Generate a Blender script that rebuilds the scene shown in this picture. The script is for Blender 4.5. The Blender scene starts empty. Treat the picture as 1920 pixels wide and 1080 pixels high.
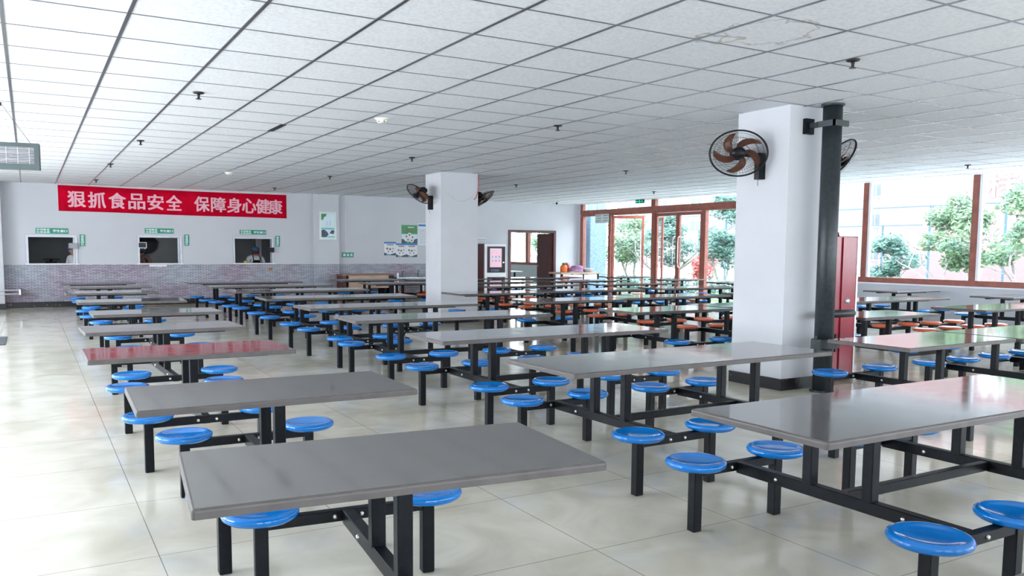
import bpy, bmesh, math, random
from mathutils import Vector, Matrix, Euler
random.seed(7)
PI = math.pi
scene = bpy.context.scene
COL = scene.collection

# ------------------------------------------------------------------ camera, sky, lights, exposure
cam_d = bpy.data.cameras.new('camera')
cam_d.sensor_width = 36.0
cam_d.lens = 1551.99 / 1920 * 36.0
cam_d.shift_y = 66.42 / 1920
cam_d.clip_end = 500
cam = bpy.data.objects.new('camera', cam_d)
COL.objects.link(cam)
yaw, pitch, roll = 0.527782531, 0.0889470406, 0.00691475405
fwd = Vector((math.sin(yaw)*math.cos(pitch), math.cos(yaw)*math.cos(pitch), -math.sin(pitch)))
rgt = Vector((math.cos(yaw), -math.sin(yaw), 0)); upv = rgt.cross(fwd)
r2 = rgt*math.cos(roll) + upv*math.sin(roll); u2 = -rgt*math.sin(roll) + upv*math.cos(roll)
m3 = Matrix((r2, u2, -fwd)).transposed()
cam.matrix_world = Matrix.Translation((0.0895, -5.3612, 1.4864)) @ m3.to_4x4()
scene.camera = cam

scene.view_settings.view_transform = 'Standard'
scene.view_settings.look = 'None'
scene.view_settings.gamma = 1
scene.view_settings.use_curve_mapping = False
scene.view_settings.exposure = 0.25
scene.cycles.use_denoising = True
scene.cycles.max_bounces = 10
scene.cycles.diffuse_bounces = 6
scene.cycles.glossy_bounces = 5
scene.cycles.transparent_max_bounces = 24
scene.cycles.sample_clamp_indirect = 6.0
scene.cycles.caustics_reflective = False
scene.cycles.caustics_refractive = False

world = bpy.data.worlds.new('overcast_sky'); scene.world = world
world.use_nodes = True
wn = world.node_tree.nodes; wl = world.node_tree.links
wn.clear()
wo = wn.new('ShaderNodeOutputWorld'); wb = wn.new('ShaderNodeBackground')
tc = wn.new('ShaderNodeTexCoord'); sx = wn.new('ShaderNodeSeparateXYZ'); cr = wn.new('ShaderNodeValToRGB')
wl.new(tc.outputs['Generated'], sx.inputs[0]); wl.new(sx.outputs['Z'], cr.inputs[0])
cr.color_ramp.elements[0].position = 0.0; cr.color_ramp.elements[0].color = (0.90, 0.94, 1.0, 1)
cr.color_ramp.elements[1].position = 0.7; cr.color_ramp.elements[1].color = (0.74, 0.85, 1.0, 1)
wl.new(cr.outputs[0], wb.inputs['Color']); wb.inputs['Strength'].default_value = 10.0
wl.new(wb.outputs[0], wo.inputs['Surface'])

def area(name, loc, rot, sx_, sy_, power, col=(1, 1, 1), portal=False):
    l = bpy.data.lights.new(name, 'AREA'); l.shape = 'RECTANGLE'; l.size = sx_; l.size_y = sy_
    l.energy = power; l.color = col
    if portal: l.cycles.is_portal = True
    o = bpy.data.objects.new(name, l); COL.objects.link(o); o.location = loc; o.rotation_euler = rot
    return o
DAY = (0.86, 0.93, 1.0)
# added area lamps outside unseen windows, left and behind, fill the room with daylight
area('daylight_fill_left', (-4.6, 5.5, 1.7), (0, -PI/2-.18, 0), 2.2, 15, 640, DAY)
area('daylight_fill_behind', (6.0, -11.2, 1.7), (PI/2+.45, 0, 0), 18, 2.2, 90, DAY)

area('sky_portal_right', (16.5, -.65, 1.95), (0, PI/2, 0), 2.4, 17.7, 1, portal=True)
area('sky_portal_doors', (16.5, 13.4, 1.5), (0, PI/2, 0), 3.0, 9.0, 1, portal=True)
area('sky_portal_side_room', (16.5, 21.1, 1.8), (0, PI/2, 0), 1.9, 6.0, 1, portal=True)
# ------------------------------------------------------------------ materials
def mat(name, col=(.8, .8, .8), rough=.5, metal=0.0, spec=.5, noise=None, bump=None, emit=None, alt=None):
    m = bpy.data.materials.new(name); m.use_nodes = True
    nt = m.node_tree; b = nt.nodes['Principled BSDF']
    b.inputs['Base Color'].default_value = (*col, 1)
    b.inputs['Roughness'].default_value = rough
    b.inputs['Metallic'].default_value = metal
    b.inputs['Specular IOR Level'].default_value = spec
    if noise:
        scale, amt = noise[0], noise[1]
        tcn = nt.nodes.new('ShaderNodeTexCoord'); n = nt.nodes.new('ShaderNodeTexNoise')
        mp = nt.nodes.new('ShaderNodeMapping')
        if len(noise) > 2: mp.inputs['Scale'].default_value = noise[2]
        nt.links.new(tcn.outputs['Object'], mp.inputs[0]); nt.links.new(mp.outputs[0], n.inputs['Vector'])
        n.inputs['Scale'].default_value = scale; n.inputs['Detail'].default_value = 5
        r = nt.nodes.new('ShaderNodeValToRGB')
        lo = [max(0, c*(1-amt)) for c in col] if alt is None else alt
        hi = [min(1, c*(1+amt)) for c in col]
        r.color_ramp.elements[0].color = (*lo, 1); r.color_ramp.elements[1].color = (*hi, 1)
        r.color_ramp.elements[0].position = .3; r.color_ramp.elements[1].position = .7
        nt.links.new(n.outputs['Fac'], r.inputs[0]); nt.links.new(r.outputs[0], b.inputs['Base Color'])
        if bump:
            bp = nt.nodes.new('ShaderNodeBump'); bp.inputs['Strength'].default_value = bump
            bp.inputs['Distance'].default_value = .01
            nt.links.new(n.outputs['Fac'], bp.inputs['Height']); nt.links.new(bp.outputs[0], b.inputs['Normal'])
    if emit:
        b.inputs['Emission Color'].default_value = (*emit[0], 1); b.inputs['Emission Strength'].default_value = emit[1]
    return m

M = {}
M['wall'] = mat('white_wall_paint', (.54, .56, .60), .7, noise=(1.2, .03))
M['pillar'] = mat('white_pillar_paint', (.56, .575, .61), .65, noise=(2.0, .03))
M['black_metal'] = mat('black_painted_steel', (.005, .0065, .009), .38, spec=.16, noise=(30, .35))
M['dark_pipe'] = mat('dark_grey_pipe', (.022, .030, .035), .42, metal=.1, noise=(25, .3), bump=.1)
M['blue'] = mat('blue_plastic', (.0, .16, .53), .09, spec=.6, noise=(6, .08))
M['top_edge'] = mat('worn_table_edge', (.095, .086, .083), .45, spec=.3, noise=(14, .12))
M['orange'] = mat('orange_plastic', (.62, .115, .045), .2, spec=.6, noise=(6, .08))
M['bolt'] = mat('zinc_bolt', (.6, .6, .58), .3, metal=.9, noise=(40, .1))
M['brown'] = mat('red_brown_frame', (.27, .085, .06), .42, noise=(8, .2))
M['brown_dark'] = mat('dark_brown_frame', (.075, .02, .02), .4, noise=(8, .2))
M['white_strip'] = mat('white_frame_strip', (.72, .72, .76), .4, noise=(5, .03))
M['window_alu'] = mat('grey_white_aluminium', (.52, .55, .6), .35, metal=.2, noise=(8, .05))
M['banner'] = mat('red_banner_cloth', (.56, .0, .022), .8, spec=.1, noise=(5, .12), bump=.2)
M['banner_text'] = mat('pale_pink_lettering', (.78, .42, .50), .7, noise=(10, .05))
M['sign_green'] = mat('green_sign', (.0, .24, .155), .4, noise=(6, .06))
M['sign_white'] = mat('white_lettering', (.75, .92, .86), .5, noise=(6, .02))
M['red_cabinet'] = mat('dark_red_lacquer', (.26, .012, .03), .22, noise=(3, .2))
M['silver'] = mat('silver_edge', (.6, .62, .65), .3, metal=.7, noise=(20, .05))
M['fan_black'] = mat('black_fan_plastic', (.006, .007, .009), .35, spec=.2, noise=(20, .2))
M['fan_blade'] = mat('brown_fan_blade', (.20, .075, .04), .35, noise=(5, .15))
M['wire'] = mat('dark_wire', (.03, .03, .035), .4, metal=.5, noise=(30, .2))
M['kiosk_white'] = mat('white_cabinet', (.74, .75, .79), .35, noise=(4, .02))
M['screen_dark'] = mat('dark_screen', (.008, .008, .014), .25, spec=.2, noise=(4, .2))
M['screen_pink'] = mat('pink_display', (.72, .42, .52), .3, noise=(3, .08), emit=((.8, .5, .6), .25))
M['screen_icon'] = mat('display_icon', (.32, .5, .62), .3, noise=(9, .1))
M['wood'] = mat('light_wood', (.46, .33, .25), .45, noise=(3, .15, (1, 8, 8)))
M['wood_brown'] = mat('brown_wood', (.22, .12, .07), .5, noise=(3, .2, (1, 8, 8)))
M['grey_green'] = mat('grey_green_metal', (.055, .078, .08), .45, noise=(6, .08))
M['tube_pink'] = mat('uv_tube', (.55, .48, .52), .3, noise=(6, .05))
M['steel'] = mat('brushed_steel', (.5, .52, .53), .25, metal=.9, noise=(15, .1, (1, 10, 1)))
M['cook_white'] = mat('white_coat', (.75, .77, .8), .8, noise=(8, .06))
M['cook_brown'] = mat('brown_jacket', (.18, .10, .085), .85, noise=(8, .15))
M['cap_blue'] = mat('blue_cap', (.02, .16, .38), .7, noise=(10, .15))
M['skin'] = mat('skin', (.50, .27, .19), .55, noise=(8, .06))
M['mask_red'] = mat('dark_red_scarf', (.14, .018, .018), .8, noise=(8, .2))
M['apron'] = mat('black_apron', (.01, .011, .018), .7, noise=(8, .2))
M['hair'] = mat('black_hair', (.01, .009, .008), .5, noise=(20, .3))
M['trouser'] = mat('dark_trousers', (.02, .022, .03), .8, noise=(8, .2))
M['kitchen_wall'] = mat('grey_kitchen_wall', (.34, .36, .38), .6, noise=(2, .1))
M['pan'] = mat('black_pan', (.008, .008, .010), .5, noise=(9, .3))
M['orange_jug'] = mat('orange_jug', (.75, .16, .02), .3, noise=(6, .08))
M['green_cap'] = mat('green_cap', (.03, .12, .06), .4, noise=(6, .1))
M['hose'] = mat('purple_hose', (.33, .16, .30), .4, noise=(12, .25))
M['red_rag'] = mat('red_cloth', (.6, .05, .07), .8, noise=(8, .2))
M['bowl'] = mat('pale_bowl', (.62, .63, .68), .2, noise=(6, .04))
M['paper_white'] = mat('white_paper', (.72, .75, .80), .5, noise=(6, .03))
M['paper_line'] = mat('grey_print', (.42, .46, .52), .6, noise=(20, .2))
M['print_dark'] = mat('dark_print', (.07, .09, .13), .6, noise=(20, .3))
M['print_brown'] = mat('brown_print', (.25, .16, .08), .6, noise=(20, .3))
M['print_blue'] = mat('blue_print', (.04, .2, .5), .5, noise=(6, .1))
M['print_teal'] = mat('teal_print', (.22, .50, .52), .5, noise=(6, .25))
M['print_green'] = mat('green_print', (.06, .28, .12), .5, noise=(4, .2))
M['sky_paper'] = mat('pale_blue_print', (.62, .78, .84), .5, noise=(4, .05))
M['frame_pale'] = mat('pale_green_acrylic', (.60, .70, .66), .2, noise=(4, .03))
M['plaque'] = mat('grey_plaque', (.30, .30, .34), .5, noise=(12, .3))
M['exit_dark'] = mat('dark_green_box', (.0, .045, .03), .4, noise=(6, .1))
M['exit_green'] = mat('lit_green', (.0, .5, .3), .4, emit=((.0, .8, .45), .9))
M['yellow_box'] = mat('yellow_plastic', (.45, .40, .06), .5, noise=(6, .1))
M['outlet'] = mat('ochre_plate', (.35, .19, .05), .5, noise=(8, .1))
M['conduit'] = mat('white_conduit', (.6, .61, .64), .5, noise=(6, .03))
M['cord_red'] = mat('red_cord', (.5, .06, .04), .5, noise=(6, .1))
M['mat_floor'] = mat('dark_floor_grate', (.05, .06, .075), .35, noise=(14, .3))
M['detector'] = mat('ivory_plastic', (.72, .73, .66), .45, noise=(6, .03))
M['sprinkler'] = mat('dark_bronze', (.035, .03, .03), .4, metal=.5, noise=(30, .3))
M['grid'] = mat('ceiling_grid_metal', (.22, .23, .27), .28, metal=.85, noise=(6, .08))
M['leaf'] = mat('green_leaves', (.15, .23, .105), .6, noise=(2.5, .35), alt=(.06, .13, .08))
M['leaf_teal'] = mat('blue_green_leaves', (.09, .18, .13), .6, noise=(2.5, .35), alt=(.045, .11, .095))
M['leaf_red'] = mat('red_flowers', (.55, .12, .10), .6, noise=(3, .3))
M['bark'] = mat('pale_bark', (.28, .25, .24), .8, noise=(12, .3), bump=.4)
M['grass'] = mat('lawn', (.22, .33, .16), .9, noise=(5, .3))
M['paving'] = mat('pale_paving', (.72, .71, .69), .8, noise=(2, .08))
M['building'] = mat('pink_brick_wall', (.19, .115, .112), .85, noise=(1.5, .06))
M['building_pale'] = mat('cream_rendered_wall', (.165, .145, .14), .85, noise=(1.5, .05))
M['bglass'] = mat('grey_window_glass', (.06, .08, .09), .3, noise=(1, .2))
M['bwhite'] = mat('white_building_trim', (.8, .8, .8), .6, noise=(2, .04))
M['post'] = mat('blue_green_post', (.025, .07, .10), .5, noise=(6, .1))
M['stone'] = mat('blue_grey_granite', (.13, .20, .26), .5, noise=(28, .35))
M['lamp_shell'] = mat('kitchen_fill_lamp', (.8, .8, .8), .5, emit=((.9, .95, 1.0), 7.0))

def nodes_of(m): return m.node_tree.nodes, m.node_tree.links, m.node_tree.nodes['Principled BSDF']

# grey stone table top: faint lengthwise streaks, mirror-like at a low angle
m = mat('grey_table_stone', (.2, .2, .21), .13, spec=.95); n, l, b = nodes_of(m)
tcn = n.new('ShaderNodeTexCoord'); mp = n.new('ShaderNodeMapping'); mp.inputs['Scale'].default_value = (1.2, 14, 6)
ns = n.new('ShaderNodeTexNoise'); ns.inputs['Scale'].default_value = 3; ns.inputs['Detail'].default_value = 6
ns2 = n.new('ShaderNodeTexNoise'); ns2.inputs['Scale'].default_value = 260; ns2.inputs['Detail'].default_value = 2
mx = n.new('ShaderNodeMix'); mx.data_type = 'FLOAT'; mx.inputs[0].default_value = .5
rp = n.new('ShaderNodeValToRGB')
l.new(tcn.outputs['Object'], mp.inputs[0]); l.new(mp.outputs[0], ns.inputs['Vector']); l.new(tcn.outputs['Object'], ns2.inputs['Vector'])
l.new(ns.outputs['Fac'], mx.inputs[2]); l.new(ns2.outputs['Fac'], mx.inputs[3])
l.new(mx.outputs[0], rp.inputs[0]); l.new(rp.outputs[0], b.inputs['Base Color'])
rp.color_ramp.elements[0].position = .3; rp.color_ramp.elements[0].color = (.092, .086, .087, 1)
rp.color_ramp.elements[1].position = .7; rp.color_ramp.elements[1].color = (.125, .117, .118, 1)
rr = n.new('ShaderNodeMapRange'); rr.inputs['From Min'].default_value = .35; rr.inputs['From Max'].default_value = .7
rr.inputs['To Min'].default_value = .055; rr.inputs['To Max'].default_value = .10
ns3 = n.new('ShaderNodeTexNoise'); ns3.inputs['Scale'].default_value = 5
l.new(tcn.outputs['Object'], ns3.inputs['Vector']); l.new(ns3.outputs['Fac'], rr.inputs['Value']); l.new(rr.outputs[0], b.inputs['Roughness'])
M['top'] = m

# polished cream floor tiles
m = mat('polished_floor_tile', (.6, .57, .48), .1, spec=.75); n, l, b = nodes_of(m)
tcn = n.new('ShaderNodeTexCoord'); mp = n.new('ShaderNodeMapping'); mp.inputs['Location'].default_value = (-.58, 1.15, 0)
br = n.new('ShaderNodeTexBrick'); br.offset = 0; br.squash = 1
br.inputs['Scale'].default_value = 1; br.inputs['Mortar Size'].default_value = .0025; br.inputs['Mortar Smooth'].default_value = .1
br.inputs['Brick Width'].default_value = .947; br.inputs['Row Height'].default_value = .962
br.inputs['Mortar'].default_value = (.24, .22, .17, 1)
l.new(tcn.outputs['Object'], mp.inputs[0]); l.new(mp.outputs[0], br.inputs['Vector'])
ns = n.new('ShaderNodeTexNoise'); ns.inputs['Scale'].default_value = 2.2; ns.inputs['Detail'].default_value = 7; ns.inputs['Distortion'].default_value = 1.0
l.new(tcn.outputs['Object'], ns.inputs['Vector'])
rp = n.new('ShaderNodeValToRGB'); rp.color_ramp.elements[0].position = .35; rp.color_ramp.elements[1].position = .68
rp.color_ramp.elements[0].color = (.56, .525, .425, 1); rp.color_ramp.elements[1].color = (.70, .665, .565, 1)
l.new(ns.outputs['Fac'], rp.inputs[0]); l.new(rp.outputs[0], br.inputs['Color1']); l.new(rp.outputs[0], br.inputs['Color2'])
l.new(br.outputs['Color'], b.inputs['Base Color'])
rr = n.new('ShaderNodeMapRange'); rr.inputs['To Min'].default_value = .07; rr.inputs['To Max'].default_value = .17
ns3 = n.new('ShaderNodeTexNoise'); ns3.inputs['Scale'].default_value = 3.5; ns3.inputs['Detail'].default_value = 4
l.new(tcn.outputs['Object'], ns3.inputs['Vector']); l.new(ns3.outputs['Fac'], rr.inputs['Value']); l.new(rr.outputs[0], b.inputs['Roughness'])
bpn = n.new('ShaderNodeBump'); bpn.inputs['Strength'].default_value = .05; bpn.inputs['Distance'].default_value = .004
ns4 = n.new('ShaderNodeTexNoise'); ns4.inputs['Scale'].default_value = 6
l.new(tcn.outputs['Object'], ns4.inputs['Vector']); l.new(ns4.outputs['Fac'], bpn.inputs['Height']); l.new(bpn.outputs[0], b.inputs['Normal'])
M['floor'] = m

# mineral-fibre ceiling tile with a damp stain on one tile
m = mat('ceiling_tile', (.7, .72, .75), .85, spec=.2); n, l, b = nodes_of(m)
tcn = n.new('ShaderNodeTexCoord')
ns = n.new('ShaderNodeTexNoise'); ns.inputs['Scale'].default_value = 38; ns.inputs['Detail'].default_value = 3
l.new(tcn.outputs['Object'], ns.inputs['Vector'])
rp = n.new('ShaderNodeValToRGB'); rp.color_ramp.elements[0].position = .32; rp.color_ramp.elements[1].position = .6
rp.color_ramp.elements[0].color = (.76, .79, .84, 1); rp.color_ramp.elements[1].color = (.87, .89, .92, 1)
l.new(ns.outputs['Fac'], rp.inputs[0])
def stain(center, rad, col, prev, width):
    mp = n.new('ShaderNodeMapping'); mp.inputs['Location'].default_value = [-c for c in center]
    l.new(tcn.outputs['Object'], mp.inputs[0])
    nz = n.new('ShaderNodeTexNoise'); nz.inputs['Scale'].default_value = 5; nz.inputs['Detail'].default_value = 4
    l.new(tcn.outputs['Object'], nz.inputs['Vector'])
    ln = n.new('ShaderNodeVectorMath'); ln.operation = 'LENGTH'; l.new(mp.outputs[0], ln.inputs[0])
    ad = n.new('ShaderNodeMath'); ad.operation = 'MULTIPLY_ADD'; ad.inputs[1].default_value = .5; l.new(nz.outputs['Fac'], ad.inputs[0]); l.new(ln.outputs['Value'], ad.inputs[2])
    sb = n.new('ShaderNodeMath'); sb.operation = 'SUBTRACT'; sb.inputs[1].default_value = rad + .25; l.new(ad.outputs[0], sb.inputs[0])
    ab = n.new('ShaderNodeMath'); ab.operation = 'ABSOLUTE'; l.new(sb.outputs[0], ab.inputs[0])
    mr = n.new('ShaderNodeMapRange'); mr.inputs['From Max'].default_value = width; mr.inputs['To Min'].default_value = .75; mr.inputs['To Max'].default_value = 0
    l.new(ab.outputs[0], mr.inputs['Value'])
    mx = n.new('ShaderNodeMix'); mx.data_type = 'RGBA'
    l.new(mr.outputs[0], mx.inputs[0]); l.new(prev, mx.inputs[6]); mx.inputs[7].default_value = (*col, 1)
    return mx.outputs[2]
o_ = stain((4.62, -1.10, 3.01), .33, (.46, .38, .31), rp.outputs[0], .022)
o_ = stain((4.42, -.82, 3.01), .12, (.42, .34, .29), o_, .04)
l.new(o_, b.inputs['Base Color'])
M['ceiling'] = m

# printed brick wallpaper
m = mat('brick_wallpaper', (.5, .5, .55), .55); n, l, b = nodes_of(m)
tcn = n.new('ShaderNodeTexCoord'); sp = n.new('ShaderNodeSeparateXYZ'); cb = n.new('ShaderNodeCombineXYZ')
l.new(tcn.outputs['Object'], sp.inputs[0])
ax = n.new('ShaderNodeMath'); l.new(sp.outputs['X'], ax.inputs[0]); l.new(sp.outputs['Y'], ax.inputs[1])
l.new(ax.outputs[0], cb.inputs['X']); l.new(sp.outputs['Z'], cb.inputs['Y'])
br = n.new('ShaderNodeTexBrick'); br.inputs['Scale'].default_value = 1
br.inputs['Brick Width'].default_value = .135; br.inputs['Row Height'].default_value = .034
br.inputs['Mortar Size'].default_value = .005; br.inputs['Mortar Smooth'].default_value = .4
br.inputs['Mortar'].default_value = (.085, .08, .11, 1); br.inputs['Bias'].default_value = 0
l.new(cb.outputs[0], br.inputs['Vector'])
ns = n.new('ShaderNodeTexNoise'); ns.inputs['Scale'].default_value = 1.1; ns.inputs['Detail'].default_value = 5
l.new(tcn.outputs['Object'], ns.inputs['Vector'])
rp = n.new('ShaderNodeValToRGB'); rp.color_ramp.elements[0].position = .38; rp.color_ramp.elements[1].position = .62
rp.color_ramp.elements[0].color = (.46, .40, .48, 1); rp.color_ramp.elements[1].color = (.46, .50, .56, 1)
rp2 = n.new('ShaderNodeValToRGB'); rp2.color_ramp.elements[0].position = .38; rp2.color_ramp.elements[1].position = .62
rp2.color_ramp.elements[0].color = (.27, .21, .28, 1); rp2.color_ramp.elements[1].color = (.33, .36, .42, 1)
l.new(ns.outputs['Fac'], rp.inputs[0]); l.new(ns.outputs['Fac'], rp2.inputs[0])
l.new(rp.outputs[0], br.inputs['Color1']); l.new(rp2.outputs[0], br.inputs['Color2'])
l.new(br.outputs['Color'], b.inputs['Base Color'])
M['brick'] = m

# black marble skirting with pale veins
m = mat('black_marble', (.008, .008, .009), .3, spec=.3); n, l, b = nodes_of(m)
tcn = n.new('ShaderNodeTexCoord'); ns = n.new('ShaderNodeTexNoise'); ns.inputs['Scale'].default_value = 9; ns.inputs['Detail'].default_value = 6; ns.inputs['Distortion'].default_value = 2
rp = n.new('ShaderNodeValToRGB'); rp.color_ramp.elements[0].position = .64; rp.color_ramp.elements[1].position = .74
rp.color_ramp.elements[0].color = (.012, .012, .014, 1); rp.color_ramp.elements[1].color = (.32, .31, .28, 1)
l.new(tcn.outputs['Object'], ns.inputs['Vector']); l.new(ns.outputs['Fac'], rp.inputs[0]); l.new(rp.outputs[0], b.inputs['Base Color'])
M['marble'] = m

# clear thin window glass
m = bpy.data.materials.new('clear_glass'); m.use_nodes = True
n = m.node_tree.nodes; l = m.node_tree.links; n.clear()
out = n.new('ShaderNodeOutputMaterial'); mxs = n.new('ShaderNodeMixShader'); tr = n.new('ShaderNodeBsdfTransparent'); gl = n.new('ShaderNodeBsdfGlossy')
tr.inputs['Color'].default_value = (.95, .975, .97, 1); gl.inputs['Roughness'].default_value = .01
lw = n.new('ShaderNodeLayerWeight'); lw.inputs['Blend'].default_value = .5
pw = n.new('ShaderNodeMath'); pw.operation = 'POWER'; pw.inputs[1].default_value = 5; l.new(lw.outputs['Facing'], pw.inputs[0])
ma = n.new('ShaderNodeMath'); ma.operation = 'MULTIPLY_ADD'; ma.inputs[1].default_value = .9; ma.inputs[2].default_value = .025; l.new(pw.outputs[0], ma.inputs[0])
l.new(ma.outputs[0], mxs.inputs[0]); l.new(tr.outputs[0], mxs.inputs[1]); l.new(gl.outputs[0], mxs.inputs[2]); l.new(mxs.outputs[0], out.inputs['Surface'])
M['glass'] = m

# ------------------------------------------------------------------ mesh helpers
class MB:
    def __init__(s): s.bm = bmesh.new()
    def box(s, lo, hi, rot=None, piv=None):
        lo = Vector(lo); hi = Vector(hi); c = (lo+hi)/2; d = hi-lo
        M4 = Matrix.Translation(c) @ Matrix.Diagonal((d.x, d.y, d.z, 1))
        if rot is not None:
            p = Vector(piv) if piv is not None else c
            M4 = Matrix.Translation(p) @ rot.to_4x4() @ Matrix.Translation(-p) @ M4
        bmesh.ops.create_cube(s.bm, size=1, matrix=M4); return s
    def tube(s, pts, r, seg=8, caps=True):
        pts = [Vector(p) for p in pts]; rs = r if isinstance(r, (list, tuple)) else [r]*len(pts)
        rings = []; prev = None
        for i, p in enumerate(pts):
            t = (pts[min(i+1, len(pts)-1)] - pts[max(i-1, 0)])
            if t.length < 1e-9: t = Vector((0, 0, 1))
            t.normalize()
            if prev is None:
                a = Vector((0, 0, 1)) if abs(t.z) < .9 else Vector((1, 0, 0))
                u = t.cross(a).normalized()
            else:
                u = (prev - t*prev.dot(t))
                u = u.normalized() if u.length > 1e-6 else t.orthogonal().normalized()
            prev = u; v = t.cross(u)
            rings.append([s.bm.verts.new(p + (u*math.cos(2*PI*k/seg) + v*math.sin(2*PI*k/seg))*rs[i]) for k in range(seg)])
        for a, b_ in zip(rings, rings[1:]):
            for k in range(seg): s.bm.faces.new((a[k], a[(k+1) % seg], b_[(k+1) % seg], b_[k]))
        if caps:
            s.bm.faces.new(rings[0][::-1]); s.bm.faces.new(rings[-1])
        return s
    def ring(s, c, ax, R, r, seg=48, ms=6):
        c = Vector(c); ax = Vector(ax).normalized(); u = ax.orthogonal().normalized(); v = ax.cross(u)
        rows = []
        for k in range(seg):
            d = u*math.cos(2*PI*k/seg) + v*math.sin(2*PI*k/seg)
            rows.append([s.bm.verts.new(c + d*(R + r*math.cos(2*PI*j/ms)) + ax*(r*math.sin(2*PI*j/ms))) for j in range(ms)])
        for k in range(seg):
            a, b_ = rows[k], rows[(k+1) % seg]
            for j in range(ms): s.bm.faces.new((a[j], b_[j], b_[(j+1) % ms], a[(j+1) % ms]))
        return s
    def lathe(s, prof, c=(0, 0, 0), ax=(0, 0, 1), seg=32):
        c = Vector(c); ax = Vector(ax).normalized()
        u = Vector((1, 0, 0)) if abs(ax.z) > .99 else ax.orthogonal().normalized(); v = ax.cross(u)
        rows = []
        for (r, h) in prof:
            if r < 1e-6: rows.append([s.bm.verts.new(c + ax*h)])
            else: rows.append([s.bm.verts.new(c + ax*h + (u*math.cos(2*PI*k/seg) + v*math.sin(2*PI*k/seg))*r) for k in range(seg)])
        for a, b_ in zip(rows, rows[1:]):
            for k in range(seg):
                k2 = (k+1) % seg
                if len(a) == 1 and len(b_) == 1: continue
                if len(a) == 1: s.bm.faces.new((a[0], b_[k2], b_[k]))
                elif len(b_) == 1: s.bm.faces.new((a[k], a[k2], b_[0]))
                else: s.bm.faces.new((a[k], a[k2], b_[k2], b_[k]))
        return s
    def prism(s, pts, d):
        d = Vector(d); a = [s.bm.verts.new(Vector(p)) for p in pts]; b_ = [s.bm.verts.new(Vector(p)+d) for p in pts]
        s.bm.faces.new(a); s.bm.faces.new(b_[::-1])
        for k in range(len(a)): s.bm.faces.new((a[k], b_[k], b_[(k+1) % len(a)], a[(k+1) % len(a)]))
        return s
    def quad(s, pts):
        s.bm.faces.new([s.bm.verts.new(Vector(p)) for p in pts]); return s
    def xf(s, M4): bmesh.ops.transform(s.bm, matrix=M4, verts=s.bm.verts); return s
    def bevel(s, w, seg=2):
        bmesh.ops.bevel(s.bm, geom=list(s.bm.edges), offset=w, segments=seg, profile=.5, affect='EDGES', clamp_overlap=True); return s
    def mesh(s, name, m, smooth=False, fix=True):
        if fix: bmesh.ops.recalc_face_normals(s.bm, faces=s.bm.faces)
        me = bpy.data.meshes.new(name); s.bm.to_mesh(me); s.bm.free()
        me.materials.append(M[m])
        if smooth:
            for p in me.polygons: p.use_smooth = True
        return me
    def build(s, name, m, parent=None, smooth=False, fix=True):
        return link(name, s.mesh(name, m, smooth, fix), parent)

def link(name, me, parent=None, loc=(0, 0, 0), rotz=0):
    o = bpy.data.objects.new(name, me); COL.objects.link(o)
    if parent is not None: o.parent = parent
    o.location = loc; o.rotation_euler = (0, 0, rotz); return o
def tag(o, label, cat, group=None, kind=None):
    o['label'] = label; o['category'] = cat
    if group: o['group'] = group
    if kind: o['kind'] = kind
    return o
def thing(name, label, cat, loc=(0, 0, 0), rotz=0, group=None):
    o = bpy.data.objects.new(name, None); COL.objects.link(o); o.empty_display_size = .1
    o.location = loc; o.rotation_euler = (0, 0, rotz); return tag(o, label, cat, group)
def struct(o): o['kind'] = 'structure'; return o
def box(name, lo, hi, m, parent=None, bev=0):
    b = MB().box(lo, hi)
    if bev: b.bevel(bev)
    return b.build(name, m, parent)
def text_mesh(name, s, width, height, m, parent, loc, rot=(PI/2, 0, 0), bold=.0, depth=.002, vertical=False):
    cu = bpy.data.curves.new(name, 'FONT'); cu.body = '\n'.join(s) if vertical else s
    cu.size = 1; cu.extrude = .01; cu.align_x = 'CENTER'
    if vertical: cu.space_line = .95
    o = bpy.data.objects.new(name, cu); COL.objects.link(o)
    dg = bpy.context.evaluated_depsgraph_get(); dg.update()
    me = bpy.data.meshes.new_from_object(o.evaluated_get(dg))
    bpy.data.objects.remove(o); bpy.data.curves.remove(cu)
    xs = [v.co.x for v in me.vertices]; ys = [v.co.y for v in me.vertices]
    if xs:
        x0, x1, y0, y1 = min(xs), max(xs), min(ys), max(ys)
        for v in me.vertices:
            v.co.x = ((v.co.x-x0)/(x1-x0)-.5)*width; v.co.y = ((v.co.y-y0)/(y1-y0)-.5)*height; v.co.z = v.co.z/.01*depth
    if bold:
        b2 = bmesh.new()
        for k_, (ddx, ddy) in enumerate(((0, 0), (1, .6), (-1, .6), (1, -.6), (-1, -.6))):
            b3 = bmesh.new(); b3.from_mesh(me)
            for v in b3.verts: v.co.x += ddx*bold*width; v.co.y += ddy*bold*height; v.co.z *= 1+.05*k_
            m3_ = bpy.data.meshes.new('tmp'); b3.to_mesh(m3_); b3.free(); b2.from_mesh(m3_); bpy.data.meshes.remove(m3_)
        b2.to_mesh(me); b2.free()
    me.materials.clear(); me.materials.append(M[m]); me.name = name
    t = bpy.data.objects.new(name, me); COL.objects.link(t); t.parent = parent
    t.location = loc; t.rotation_euler = rot
    return t

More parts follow.
